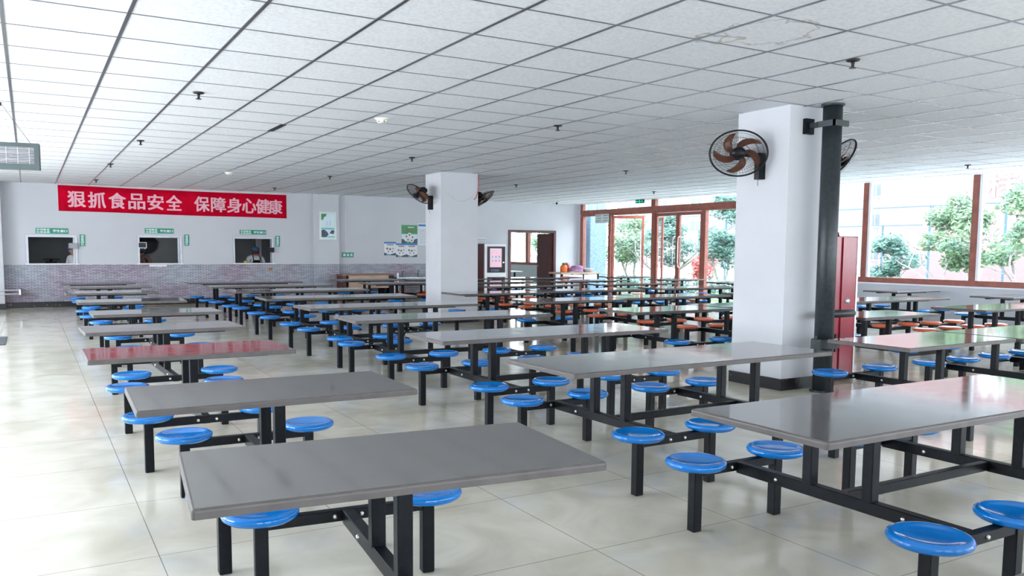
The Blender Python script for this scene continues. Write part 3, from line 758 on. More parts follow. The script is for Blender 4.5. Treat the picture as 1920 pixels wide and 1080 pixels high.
tag(MB().box((6.06, 20.2, 0), (6.2, 20.35, 2.9)).bevel(.01).build('kitchen_pipe_casing', 'white_strip'), 'white pipe casing at the right of the serving window nearest the pilaster', 'pipe casing')
yb = thing('food_tub', 'small yellow tub on the sill of the serving window nearest the pilaster', 'tub', (5.24, 18.02, 1.072))
MB().lathe([(0, 0), (.055, 0), (.066, .055), (.058, .055), (.048, .008), (0, .008)]).build('bowl', 'yellow_box', yb, True)
kl = thing('kitchen_fill_lamp', 'added unseen ceiling lamp brightening the kitchen behind the serving windows', 'lamp', (3.2, 20.4, 2.86))  # unseen lamp, added so the kitchen behind the hatches is not too dark
MB().box((-1.2, -.08, 0), (1.2, .08, .04)).build('housing', 'white_strip', kl)
MB().box((-1.15, -.05, -.02), (1.15, .05, 0)).build('tube', 'lamp_shell', kl)

# ------------------------------------------------------------------ posters
pp = thing('poster', 'tall framed landscape poster on the pilaster', 'poster', (7.485, YB-.12, 1.73))
MB().box((-.25, -.012, 0), (.25, 0, .79)).bevel(.003, 1).build('frame', 'frame_pale', pp)
ar = MB().box((-.19, -.016, .06), (.19, -.012, .73)).build('print', 'sky_paper', pp)
MB().prism([(-.19, -.017, .73), (-.03, -.017, .73), (-.06, -.017, .66), (-.11, -.017, .64), (-.13, -.017, .57), (-.19, -.017, .55)], (0, .001, 0)).build('foliage', 'print_green', ar)
MB().box((-.19, -.0175, .29), (.19, -.016, .34)).build('hills', 'print_teal', ar)
MB().prism([(-.19, -.018, .07), (-.05, -.018, .08), (.02, -.018, .15), (-.02, -.018, .22), (-.11, -.018, .29), (-.19, -.018, .27)], (0, .001, 0)).build('rocks', 'print_dark', ar)
MB().prism([(.04, -.018, .18), (.17, -.018, .16), (.19, -.018, .26), (.11, -.018, .28)], (0, .001, 0)).build('rocks', 'print_dark', ar)
MB().box((-.16, -.0175, .065), (.19, -.016, .10)).build('water', 'print_teal', ar)
for xx in (-.03, .06):
    for q in range(4): MB().box((xx-.012, -.0172, .40+q*.035), (xx+.018, -.016, .415+q*.035)).build('lettering', 'paper_line', ar)
gp = thing('poster', 'green poster with round pictures above the blue posters', 'poster', (10.045, YB, 1.63))
MB().box((-.255, -.006, 0), (.255, 0, .57)).build('print', 'print_green', gp)
MB().box((-.255, -.007, .09), (.255, -.006, .30)).build('pale_band', 'sky_paper', gp)
for xx, zz, r in ((-.10, .23, .065), (.0, .28, .065), (.10, .21, .065), (-.05, .13, .065), (.07, .11, .06)):
    cc = MB().lathe([(0, .003), (r, .003), (r, 0)], (xx, -.007, zz), (0, -1, 0), 20).build('picture', 'paper_white', gp)
    MB().lathe([(0, .002), (r*.45, .002), (r*.45, 0)], (xx, -.010, zz), (0, -1, 0), 14).build('dish', 'print_brown', cc)
for q in range(5): MB().box((-.12+q*.065, -.0075, .38), (-.075+q*.065, -.006, .44)).build('lettering', 'print_brown', gp)
for q in range(4): MB().box((-.05+q*.05, -.0075, .49), (-.015+q*.05, -.006, .52)).build('lettering', 'sign_white', gp)
MB().prism([(-.255, -.008, 0), (-.10, -.008, .02), (-.17, -.008, .13), (-.255, -.008, .16)], (0, .001, 0)).build('corner_picture', 'print_dark', gp)
MB().prism([(.255, -.008, .02), (.13, -.008, .03), (.15, -.008, .14), (.255, -.008, .17)], (0, .001, 0)).build('corner_picture', 'print_dark', gp)
def blue_poster(x0, x1, z0, z1, label, dy):
    t = thing('poster', label, 'poster', ((x0+x1)/2, YB-dy, z0), 0, 'blue and white posters')
    w_, h_ = x1-x0, z1-z0
    MB().box((-w_/2, -.005, 0), (w_/2, 0, h_)).build('print', 'paper_white', t)
    MB().box((-w_/2, -.006, h_*.87), (w_/2, -.005, h_)).build('header', 'print_blue', t)
    for q in range(6): MB().box((-w_*.28+q*w_*.1, -.006, h_*.74), (-w_*.20+q*w_*.1, -.005, h_*.83)).build('lettering', 'print_brown', t)
    for q, xx in enumerate((-.24, 0, .24)):
        MB().lathe([(0, .002), (w_*.09, .002), (w_*.09, 0)], (xx*w_, -.005, h_*(.50 if q != 1 else .46)), (0, -1, 0), 14).build('picture', 'print_brown' if q < 2 else 'paper_line', t)
    for xx in (-.15, .18): MB().lathe([(0, .002), (w_*.055, .002), (w_*.055, 0)], (xx*w_, -.005, h_*.29), (0, -1, 0), 12).build('picture', 'print_dark', t)
    MB().prism([(-w_/2, -.006, 0), (w_/2, -.006, 0), (w_/2, -.006, h_*.2), (w_*.3, -.006, h_*.15), (0, -.006, h_*.08), (-w_*.3, -.006, h_*.14), (-w_/2, -.006, h_*.22)], (0, .001, 0)).build('ground_picture', 'print_dark', t)
    MB().prism([(-w_*.3, -.0065, h_*.02), (w_*.1, -.0065, h_*.02), (w_*.02, -.0065, h_*.09), (-w_*.3, -.0065, h_*.1)], (0, .0005, 0)).build('ground_picture', 'print_teal', t)
blue_poster(9.23, 9.61, 1.29, 1.69, 'left of the three small blue and white posters', 0)
blue_poster(9.60, 9.94, 1.24, 1.65, 'middle of the three small blue and white posters', .007)
blue_poster(9.93, 10.29, 1.24, 1.65, 'right of the three small blue and white posters', .014)
wp = thing('notice', 'white notice with blue header partly behind the far pillar', 'notice', (10.56, YB, 1.60))
MB().box((-.23, -.005, 0), (.23, 0, .66)).build('sheet', 'paper_white', wp)
MB().box((-.22, -.006, .57), (.22, -.005, .63)).build('header', 'print_blue', wp)
for q in range(9): MB().box((-.2, -.006, .06+q*.05), (.2, -.005, .075+q*.05)).build('lettering', 'paper_line', wp)
# conduit and plaque
tag(MB().box((8.03, YB-.02, 1.45), (8.06, YB, H)).box((8.02, YB-.035, 1.375), (8.10, YB, 1.45)).build('conduit', 'conduit'), 'thin white conduit running down beside the pilaster', 'conduit')
pq = thing('plaque', 'small grey printed plaque above the vending kiosk', 'plaque', (12.50, YB, 1.65))
MB().box((-.16, -.008, 0), (.16, 0, .20)).build('plate', 'paper_white', pq)
for q in range(3): MB().box((-.15, -.010, .02+q*.06), (.15, -.008, .05+q*.06)).build('lettering', 'plaque', pq)

# ------------------------------------------------------------------ kiosk
ks = thing('vending_kiosk', 'white vending kiosk with pink screen beside the doorway', 'kiosk', (12.80, YB-.42, 0))
MB().box((-.40, 0, .04), (.38, .41, 1.66)).bevel(.01).build('cabinet', 'kiosk_white', ks)
MB().box((-.43, .02, 0), (-.40, .41, 1.66)).build('side_panel', 'brown_dark', ks)
dr = MB().box((-.31, -.015, .76), (.33, 0, 1.58)).build('upper_door', 'screen_dark', ks)
sc = MB().box((-.22, -.022, .93), (.20, -.015, 1.52)).build('display', 'screen_pink', dr)
for ix in range(3):
    for iz in range(2): MB().box((-.16+ix*.12, -.026, 1.10+iz*.12), (-.10+ix*.12, -.022, 1.17+iz*.12)).build('icon', 'screen_icon', dr)
for q in range(5): MB().box((-.19+q*.07, -.025, 1.43), (-.15+q*.07, -.022, 1.47)).build('icon', 'paper_white', dr)
MB().box((-.2, -.03, .79), (.1, -.015, .87)).build('pickup_tray', 'print_dark', dr)
MB().box((.24, -.03, 1.06), (.29, -.015, 1.10)).build('coin_slot', 'silver', dr)
ld = MB().box((-.31, -.012, .12), (.33, 0, .62)).build('lower_door', 'screen_dark', ks)
for q in range(4): MB().box((-.26+q*.15, -.02, .25), (-.17+q*.15, -.012, .5)).build('lining', 'red_cabinet', ld)
MB().box((-.40, .03, 0), (.38, .40, .04)).build('plinth', 'fan_black', ks)

# ------------------------------------------------------------------ bench, sink, desk at the back
be = thing('sideboard', 'low wooden sideboard with dark ends against the brick wallpaper', 'sideboard', (8.48, 17.42, 0))
MB().box((-.80, -.28, .72), (.74, .28, .765)).bevel(.004, 1).build('top', 'wood_brown', be)
MB().box((-.60, -.25, .36), (.60, .25, .72)).build('drawer_front', 'wood', be)
MB().box((.60, -.27, 0), (.76, .27, .72)).build('side_panel', 'screen_dark', be)
MB().box((-.78, -.27, 0), (-.68, .27, .72)).build('side_panel', 'brown_dark', be)
for xx in (-.5, .5): MB().box((xx-.03, -.25, 0), (xx+.03, .25, .36)).build('leg', 'black_metal', be)
sk = thing('wash_sink', 'long steel wash sink with glass splash screen beside the sideboard', 'sink', (10.35, 17.5, 0))
MB().box((-.98, -.28, .58), (1.0, .28, .66)).bevel(.01).build('basin', 'steel', sk)
MB().box((-.98, -.30, .50), (1.0, -.28, .76)).build('splash_screen', 'glass', sk)
MB().box((-1.0, -.31, .0), (-.95, -.26, .78)).build('leg', 'white_strip', sk)
for xx in (-.9, 0, .9): MB().box((xx-.03, .1, 0), (xx+.03, .2, .58)).build('leg', 'steel', sk)
for xx in (-.6, -.1, .4): MB().tube([(xx, .24, .66), (xx, .24, .80), (xx, .16, .84), (xx, .1, .79)], .014).build('tap', 'steel', sk, True)
dk = thing('side_desk', 'small white desk in the right back corner holding the hose', 'desk', (15.40, 16.9, 0))
MB().box((-.76, -.36, .72), (.76, .36, .77)).bevel(.005, 1).build('top', 'wood', dk)
MB().box((-.45, -.34, .52), (.10, -.32, .70)).build('drawer', 'kiosk_white', dk)
MB().box((.14, -.34, .52), (.66, -.32, .70)).build('drawer', 'kiosk_white', dk)
for xx in (-.7, .12, .7):
    MB().box((xx-.03, -.34, 0), (xx+.03, -.28, .72)).build('leg', 'black_metal', dk)
    MB().box((xx-.03, .28, 0), (xx+.03, .34, .72)).build('leg', 'black_metal', dk)
jg = thing('water_jug', 'orange jug with green cap on the side desk', 'jug', (14.95, 16.85, .771))
MB().lathe([(0, 0), (.105, 0), (.115, .02), (.115, .17), (.09, .215), (.05, .235), (.05, .25), (0, .25)], seg=24).build('body', 'orange_jug', jg, True)
MB().lathe([(0, .25), (.06, .25), (.06, .285), (.03, .30), (0, .30)], seg=18).build('cap', 'green_cap', jg, True)
MB().tube([(.03, 0, .29), (.12, 0, .30), (.15, 0, .22), (.115, 0, .10)], .014).build('handle', 'green_cap', jg, True)
hs = MB()
for q in range(7):
    pts = [(15.40+.012*q+(.26-.012*q)*math.cos(a)*(1+.08*math.sin(3*a+q)), 16.85+(.2-.01*q)*math.sin(a), .806+.026*q+.014*math.sin(2*a+q)) for a in [2*PI*j/22 for j in range(23)]]
    hs.tube(pts, .017, 6)
tag(hs.build('garden_hose', 'hose', None, True), 'coiled purple hose lying on the side desk', 'hose')
rg = MB().lathe([(0, 0), (.07, .0), (.09, .08), (.085, .2), (.05, .27), (0, .30)], (15.28, 17.16, .776), seg=14)
for v in rg.bm.verts: v.co += Vector((random.uniform(-.012, .012), random.uniform(-.012, .012), random.uniform(-.01, .01)))
tag(rg.build('rag', 'red_rag', None, True), 'crumpled red cloth behind the orange jug', 'cloth')
tag(MB().lathe([(0, 0), (.12, 0), (.20, .11), (.215, .125), (.205, .125), (.115, .012), (0, .012)], (15.90, 16.85, .77), seg=32).build('basin', 'bowl', None, True), 'wide pale basin at the right end of the side desk', 'basin')

# side room table
tr_ = thing('side_room_table', 'white table standing in the room beyond the doorway', 'table', (14.2, 20.0, 0))
MB().box((-.9, -.35, .70), (.9, .35, .73)).bevel(.006, 1).build('tabletop', 'kiosk_white', tr_)
for xx in (-.6, .1, .6):
    for yy in (-.28, .28): MB().box((xx-.025, yy-.025, 0), (xx+.025, yy+.025, .70)).build('leg', 'black_metal', tr_)

# ------------------------------------------------------------------ wall fans (the disc plane is tilted on a bracket)
def fan(label, root, wall_dir, center, normal, R=.30, sq=.80):
    t = thing('wall_fan', label, 'fan', root, 0, 'wall fans on the pillars')
    c = Vector(center)-Vector(root); nrm = Vector(normal).normalized(); wd = Vector(wall_dir)
    S = Matrix.Translation(c) @ Matrix.Diagonal((1, 1, sq, 1)) @ Matrix.Translation(-c)
    u = nrm.cross(Vector((0, 0, 1))).normalized(); v = u.cross(nrm).normalized()
    def P(a, b_, h): return c + u*a + v*b_ + nrm*h
    def put(mb, nm, m, par, sm=True): return mb.xf(S).build(nm, m, par, sm)
    front = put(MB().ring(c, nrm, R, .011, 56, 8), 'guard_rim', 'fan_black', t)
    g_ = MB()
    for q in range(54):
        a = 2*PI*q/54; ca, sa = math.cos(a), math.sin(a)
        g_.tube([P(.075*ca, .075*sa, .075), P(.20*ca, .20*sa, .06), P(R*ca, R*sa, .0)], .0013, 3, False)
    for rr_ in (.12, .2, .26): g_.ring(c+nrm*(.072-.012*rr_/.12), nrm, rr_, .0018, 40, 4)
    put(g_, 'front_guard', 'wire', t)
    g_ = MB()
    for q in range(54):
        a = 2*PI*(q+.5)/54; ca, sa = math.cos(a), math.sin(a)
        g_.tube([P(.07*ca, .07*sa, -.085), P(.20*ca, .20*sa, -.075), P(R*ca, R*sa, .0)], .0013, 3, False)
    for rr_ in (.13, .22): g_.ring(c-nrm*.08, nrm, rr_, .0018, 40, 4)
    put(g_, 'rear_guard', 'wire', t)
    put(MB().lathe([(0, .10), (.03, .098), (.07, .09), (.076, .075), (.07, .06), (0, .06)], c, nrm, 24), 'guard_badge', 'fan_black', t)
    for q in range(5):
        a0 = 2*PI*q/5+.35; b_ = MB(); rows = []
        for j in range(9):
            f_ = j/8; r = .05+.215*f_; w_ = (.34+.12*math.sin(PI*f_))*(1-.45*f_)*(1 if f_ < .95 else .7); sw = a0+.95*f_**1.3
            row = []
            for kk in range(5):
                g2 = kk/4-.5; a = sw+g2*w_*2.0
                row.append(b_.bm.verts.new(P(r*math.cos(a), r*math.sin(a), -.005+.05*g2)))
            rows.append(row)
        for ra, rb in zip(rows, rows[1:]):
            for kk in range(4): b_.bm.faces.new((ra[kk], ra[kk+1], rb[kk+1], rb[kk]))
        bmesh.ops.solidify(b_.bm, geom=list(b_.bm.faces), thickness=.004)
        put(b_, 'blade', 'fan_blade', t)
    put(MB().lathe([(0, .035), (.04, .03), (.052, .01), (.052, -.03), (0, -.03)], c, nrm, 20), 'hub', 'fan_black', t)
    put(MB().lathe([(0, -.05), (.06, -.06), (.085, -.09), (.085, -.17), (.06, -.21), (0, -.22)], c, nrm, 24), 'motor_housing', 'fan_black', t)
    # bracket on the wall and arm up to the motor
    bx_ = MB(); tang = Vector((-wd.y, wd.x, 0))
    cs = []
    for zz in (-.17, .11):
        for (a, b2) in ((-.045, 0), (.045, 0), (.035, .085), (-.035, .085)): cs.append(tang*a+wd*b2+Vector((0, 0, zz)))
    vs = [bx_.bm.verts.new(p) for p in cs]
    for f_ in ((0, 1, 2, 3), (4, 5, 6, 7), (0, 1, 5, 4), (1, 2, 6, 5), (2, 3, 7, 6), (3, 0, 4, 7)): bx_.bm.faces.new([vs[q] for q in f_])
    bx_.build('wall_bracket', 'fan_black', t)
    mot = S @ P(0, 0, -.14)
    MB().tube([wd*.07+Vector((0, 0, .06)), wd*.13+Vector((0, 0, .09)), (wd*.13+Vector((0, 0, .09)))*.3+mot*.7, mot], [.028, .03, .026, .03], 10).build('arm', 'fan_black', t, True)
    MB().tube([wd*.06+Vector((0, 0, -.17)), wd*.062+Vector((0, 0, -.24))], .003, 5).build('pull_cord', 'fan_black', t)
    return t
fan('round black fan with brown blades on the left face of the near pillar', (7.0, 1.13, 2.43), (-1, 0, 0), (6.70, 1.19, 2.53), (-.66, -.73, -.06))
fan('black fan half hidden behind the near pillar by the pipe', (7.72, 1.10, 2.43), (1, 0, 0), (7.97, .93, 2.52), (.80, -.36, -.42))
fan('tilted black fan on the left face of the far pillar', (7.2, 10.08, 2.45), (-1, 0, 0), (6.87, 10.02, 2.58), (-.70, -.05, -.62))
fan('tilted black fan on the right face of the far pillar', (8.03, 10.0, 2.5), (1, 0, 0), (8.30, 9.95, 2.53), (.66, -.12, -.66))
# cords on the far pillar
tag(MB().tube([(7.35+.56*k/14, 9.66, 2.60-.15*math.sin(PI*k/14*.98)-.02*k/14) for k in range(15)], .005, 5).build('cable', 'conduit', None, True), 'thin pale cable sagging across the face of the far pillar', 'cable')
tag(MB().tube([(8.04, 9.655, 3.0), (8.04, 9.655, 2.80), (8.02, 9.655, 2.65), (7.98, 9.655, 2.53), (7.93, 9.655, 2.49)], .007, 5).build('power_cord', 'cord_red', None, True), 'red cord running down from the ceiling on the far pillar', 'cord')

# ------------------------------------------------------------------ pipe by the near pillar, red cabinet
pi = thing('drain_pipe', 'thick dark grey pipe from ceiling to floor beside the near pillar', 'pipe', (7.36, .53, 0))
MB().tube([(0, 0, 0), (0, 0, 3.0)], .098, 24).build('main_pipe', 'dark_pipe', pi, True)
MB().lathe([(.098, 0), (.118, 0), (.118, -.02), (.098, -.02)], (0, 0, 3.009), seg=24).build('ceiling_collar', 'dark_pipe', pi)
MB().tube([(0, 0, .825), (.44, 0, .825), (.47, 0, .825)], [.042, .042, .03], 16).build('branch_pipe', 'dark_pipe', pi, True)
cl = MB().lathe([(.098, -.05), (.125, -.045), (.125, .045), (.098, .05)], (0, 0, .515), seg=24)
cl.box((-.20, -.06, .46), (-.11, .0, .57)).box((.11, -.06, .46), (.18, .0, .57)).tube([(-.16, -.03, .42), (-.16, -.03, .61)], .014).tube([(.15, -.03, .42), (.15, -.03, .61)], .014)
cl.build('coupling', 'dark_pipe', pi)
br_ = MB().box((-.165, .195, 2.72), (-.04, .24, 2.88)).build('bracket_plate', 'black_metal', pi)
MB().box((-.12, .09, 2.78), (-.07, .20, 2.83)).box((-.12, -.12, 2.775), (.11, -.10, 2.835)).box((-.12, -.12, 2.775), (-.10, .1, 2.835)).build('bracket_arm', 'dark_pipe', br_)
MB().lathe([(.098, 0), (.125, 0), (.125, .02), (.098, .02)], (0, 0, 0), seg=24).build('floor_collar', 'dark_pipe', pi)
rc = thing('fire_cabinet', 'tall dark red cabinet behind the pipe beside the near pillar', 'cabinet', (8.0, .86, 0))
MB().box((-.26, 0, .03), (.28, .55, 1.66)).bevel(.006, 1).build('body', 'red_cabinet', rc)
MB().box((.02, -.015, .05), (.255, 0, 1.65)).build('door', 'red_cabinet', rc)
MB().box((.255, -.02, .03), (.28, 0, 1.66)).build('edge_strip', 'silver', rc)
MB().lathe([(0, .02), (.03, .015), (.035, 0)], (.12, -.015, .93), (0, -1, 0), 14).build('latch', 'silver', rc, True)
MB().tube([(-.06, .1, 1.66), (-.05, .1, 1.70), (.06, .1, 1.70), (.07, .1, 1.66)], .012).build('carry_handle', 'brown_dark', rc, True)

# ------------------------------------------------------------------ ceiling fixtures
def sprinkler(x, y, label):
    t = thing('sprinkler', label, 'sprinkler', (x, y, H), 0, 'ceiling sprinklers')
    MB().lathe([(0, 0), (.055, 0), (.05, -.012), (.02, -.018), (0, -.018)], seg=16).build('escutcheon', 'sprinkler', t, True)
    MB().tube([(0, 0, -.01), (0, 0, -.06)], [.016, .011], 8).build('body', 'sprinkler', t, True)
    MB().lathe([(0, -.062), (.028, -.062), (.028, -.067), (0, -.067)], seg=12).build('deflector', 'sprinkler', t)
SP = [((1.60, 3.40), 'sprinkler on the ceiling above the leftmost file, nearest of its line'), ((1.54, 7.73), 'second nearest sprinkler of the leftmost line on the ceiling'),
      ((1.46, 11.71), 'third sprinkler of the leftmost line on the ceiling'), ((1.49, 15.94), 'sprinkler closest to the banner, end of the leftmost line'),
      ((5.82, -.89), 'sprinkler nearest the camera, in front of the near pillar'), ((5.77, 3.30), 'sprinkler on the ceiling left of the near fan'),
      ((5.69, 7.60), 'sprinkler on the ceiling just in front of the far pillar'), ((5.66, 11.89), 'sprinkler on the ceiling left of the far pillar'),
      ((5.56, 16.04), 'sprinkler on the ceiling above the right end of the banner'), ((10.06, 7.44), 'sprinkler on the ceiling between the two pillars'),
      ((10.06, 11.59), 'small sprinkler on the ceiling right of the far pillar'), ((14.27, 3.26), 'sprinkler on the ceiling by the tall windows at right'),
      ((14.14, 11.5), 'sprinkler on the ceiling in front of the glass doors')]
for (x, y), lb in SP: sprinkler(x, y, lb)
def detector(x, y, label):
    t = thing('smoke_detector', label, 'smoke detector', (x, y, H), 0, 'smoke detectors')
    MB().lathe([(0, 0), (.085, 0), (.085, -.015), (.07, -.02), (0, -.02)], seg=24).build('base', 'detector', t, True)
    MB().lathe([(.062, -.018), (.066, -.035), (.05, -.055), (0, -.06)], seg=24).build('head', 'detector', t, True)
    for a in range(6): MB().box((-.008, -.064, -.045), (.008, -.056, -.028)).xf(Matrix.Rotation(a*PI/3, 4, 'Z')).build('slot', 'fan_black', t)
detector(3.74, 3.96, 'ivory smoke detector in the middle of the ceiling')
detector(3.67, 12.23, 'small ivory smoke detector far off above the banner')
cc = thing('security_camera', 'small white security camera high in the right back corner', 'camera', (13.9, 15.6, H))
MB().tube([(0, 0, 0), (0, 0, -.10)], .018).build('mount', 'detector', cc, True)
MB().tube([(.05, .03, -.10), (-.12, -.08, -.14)], .04, 14).build('housing', 'detector', cc, True)
MB().lathe([(0, .006), (.03, .004), (.034, 0)], (-.12, -.08, -.14), (-.83, -.53, -.18), 14).build('lens', 'screen_dark', cc, True)
# insect lamp on wires at the left
il = thing('insect_lamp', 'grey green insect lamp hanging on wires at the left edge', 'insect lamp', (-.12, 5.15, 2.31), math.radians(-8))
fb = MB().box((-.36, -.06, 0), (.36, .06, .055)).box((-.36, -.06, .235), (.36, .06, .28)).box((.315, -.06, .055), (.36, .06, .235)).box((-.36, -.06, .055), (-.315, .06, .235))
fb.build('housing', 'grey_green', il)
gb = MB()
for q in range(11): gb.tube([(-.315, -.055, .062+q*.017), (.315, -.055, .062+q*.017)], .0042, 4)
for q in range(6): gb.tube([(-.27+q*.108, -.058, .055), (-.27+q*.108, -.058, .235)], .003, 4)
gb.build('grille', 'silver', il)
for zz in (.10, .185): MB().tube([(-.31, 0, zz), (.31, 0, zz)], .018, 10).build('tube', 'tube_pink', il, True)
MB().box((-.31, .03, .06), (.31, .05, .23)).build('reflector', 'plaque', il)
for xx in (-.28, .28): MB().tube([(xx, 0, .28), (.0+xx*.05, 0, .695)], .003, 5).build('hanging_wire', 'wire', il)
MB().tube([(.0, 0, .695), (-.05, -.25, .55), (-.25, -.4, .42)], .005, 5).build('power_cord', 'wire', il)
MB().box((-.02, -.02, .665), (.02, .02, .699)).build('hook', 'wire', il)
# exit sign and door sticker
ex = thing('exit_sign', 'hanging green exit sign near the top of the glass doors', 'sign', (16.0, 14.36, 2.90))
MB().box((-.02, -.19, 0), (.02, .19, .105)).build('box', 'exit_dark', ex)
MB().tube([(0, 0, .105), (0, 0, .11)], .01).build('hanger', 'conduit', ex)
fg = MB()
def exq(pts): fg.prism([(-.0205, y, z) for y, z in pts], (-.002, 0, 0))
exq([(.15, .045), (.07, .045), (.07, .06), (.15, .06)]); exq([(.16, .0525), (.12, .085), (.12, .02)])
exq([(-.15, .045), (-.07, .045), (-.07, .06), (-.15, .06)]); exq([(-.16, .0525), (-.12, .085), (-.12, .02)])
fg.lathe([(0, .003), (.013, .003), (.013, 0)], (-.0205, .0, .088), (-1, 0, 0), 10)
exq([(-.025, .04), (.02, .045), (.01, .075), (-.02, .07)]); exq([(.02, .045), (.05, .02), (.04, .012), (.0, .04)]); exq([(-.02, .042), (-.045, .015), (-.03, .01), (0, .04)]); exq([(.01, .07), (.05, .065), (.05, .055), (.01, .06)]); exq([(-.02, .07), (-.05, .06), (-.05, .05), (-.02, .06)])
fg.build('pictogram', 'exit_green', ex)
st = thing('hanging_notice', 'small two-part grey notice hanging at the left of the entrance', 'notice', (16.05, 16.3, 2.36))
MB().box((-.012, -.37, 0), (.012, .37, .29)).build('plate', 'frame_pale', st)
for y0, y1 in ((-.35, -.02), (.02, .35)):
    for q in range(3): MB().box((-.016, y0+.03, .05+q*.08), (-.012, y1-.03, .09+q*.08)).build('lettering', 'plaque', st)
eb = MB().box((-.014, -.37, 0), (.014, -.35, .29)).box((-.014, .35, 0), (.014, .37, .29)).box((-.014, -.37, .27), (.014, .37, .29)).box((-.014, -.37, 0), (.014, .37, .02)).build('border', 'plaque', st)
for yy in (-.3, .3): MB().tube([(0, yy, .29), (0, yy, .65)], .004, 5).build('hanging_wire', 'wire', st)
# floor grate at left, heating pipe stubs on the left column
tag(MB().box((-1.0, 9.2, 0), (-.26, 10.48, .012)).bevel(.004, 1).build('floor_mat', 'mat_floor'), 'dark floor mat cut off by the left edge', 'mat')
hp = thing('heating_pipe', 'two short white heating pipes by the left back corner', 'pipe', (-.4, 17.42, .36))
for zz in (0, .09): MB().tube([(-.8, -.02, zz), (.3, -.02, zz)], .018, 10).build('pipe', 'conduit', hp, True)
MB().box((.26, -.05, -.02), (.30, .47, .11)).build('bracket', 'silver', hp)

# ------------------------------------------------------------------ outside
struct(box('ground_outside', (XR+.25, -40, -.25), (90, 95, -.12), 'paving'))
tag(box('lawn', (18.5, 9.5, -.12), (24.5, 40, -.10), 'grass'), 'strip of lawn outside the glass doors', 'lawn', kind='stuff')
oc = thing('porch_column', 'blue grey granite column outside the left end of the entrance', 'column', (17.3, 18.6, -.12))
MB().box((-.35, -.38, 0), (.35, .38, 4.5)).bevel(.02, 1).build('shaft', 'stone', oc)
MB().box((-.40, -.43, 0), (.40, .43, .3)).build('base', 'stone', oc)
def tree(x, y, h, cw, trunk_h, lean, seed, label, ml, n=1500, name='tree', lsz=.075, group='trees outside the windows', squash=.7):
    rnd = random.Random(seed)
    t = thing(name, label, 'tree', (x, y, -.05 if y > 9.5 else -.12), 0, group)
    tb = MB(); tips = []
    def branch(p, d, ln, r, depth):
        pts = [p]; cur = Vector(p); dd = Vector(d)
        for k in range(4):
            dd = (dd + Vector((rnd.uniform(-.22, .22), rnd.uniform(-.22, .22), rnd.uniform(-.05, .15)))).normalized()
            cur = cur + dd*ln/4; pts.append(cur.copy())
        tb.tube(pts, [r*(1-.12*k) for k in range(5)], 6)
        if depth > 0:
            for q in range(3 if depth > 1 else 2):
                a = rnd.uniform(0, 2*PI); nd_ = (dd*.7 + Vector((math.cos(a), math.sin(a), rnd.uniform(-.1, .4)))*.8).normalized()
                branch(pts[rnd.choice((2, 3, 4))], nd_, ln*.72, r*.55, depth-1)
        else: tips.append(cur.copy())
    for q in range(2):
        branch(Vector((rnd.uniform(-.05, .05), rnd.uniform(-.05, .05), 0)), Vector((lean+(-.35 if q else .25), (.3 if q else -.35), 1)).normalized(), trunk_h, .06, 2)
    tb.build('trunk', 'bark', t, True)
    lb_ = MB(); blobs = []
    for q in range(16):
        a = rnd.uniform(0, 2*PI); rr_ = cw*math.sqrt(rnd.random())*.8; z = trunk_h*.9+(h-trunk_h*.9)*rnd.random()
        wgt = math.sin(PI*min(1, max(.12, (z-trunk_h*.6)/(h-trunk_h*.5))))
        blobs.append((Vector((lean*z*.5+rr_*math.cos(a)*wgt, rr_*math.sin(a)*wgt, z)), rnd.uniform(.28, .5)*cw))
    for q in range(int(n*1.9)):
        c0, r0 = rnd.choice(blobs)
        d = Vector((rnd.gauss(0, 1), rnd.gauss(0, 1), rnd.gauss(0, 1))).normalized()*r0*rnd.random()**.45
        d.z *= squash; c = c0+d
        u = Vector((rnd.gauss(0, 1), rnd.gauss(0, 1), rnd.gauss(0, .6))).normalized(); v = u.orthogonal().normalized()
        s = lsz*rnd.uniform(.6, 1.3)
        lb_.quad([c-u*s, c-v*s*.45, c+u*s, c+v*s*.45])
    lb_.build('crown', ml, t, fix=False)
    return t
tree(21.5, 7.9, 3.0, 1.15, 1.5, .06, 3, 'green tree seen through the tall window left of the second post', 'leaf', 2600)
tree(21.0, 5.6, 3.1, 1.15, 1.4, -.05, 11, 'green tree at the right edge beyond the tall window', 'leaf', 2400)
tree(22.0, 10.2, 1.9, .9, .9, 0, 5, 'low loose tree left of the tallest tree outside the windows', 'leaf_teal', 1200)
tree(20.6, 23.3, 3.0, 1.2, 1.5, .05, 21, 'pale trunked tree behind the granite column', 'leaf', 1800)
tree(21.2, 21.2, 2.9, 1.1, 1.4, .0, 22, 'tree seen through the opened glass leaf', 'leaf', 1600)
tree(21.0, 18.95, 2.8, 1.0, 1.3, .05, 23, 'blue green tree behind the closed pair of glass doors', 'leaf_teal', 2000)
tree(21.3, 16.2, 3.3, 1.1, 1.4, -.04, 24, 'leafy blue green tree beside the near pillar', 'leaf_teal', 2300)
tree(23.5, 19.6, 1.5, .7, .6, 0, 27, 'small red leaved tree seen between the door posts', 'leaf_red', 700)
tree(22.5, 30.0, 3.0, 1.5, 1.3, 0, 28, 'tree outside the side room window', 'leaf', 1400)
tree(21.0, 27.0, 2.6, 1.2, 1.2, 0, 29, 'second tree outside the side room window', 'leaf', 1200)
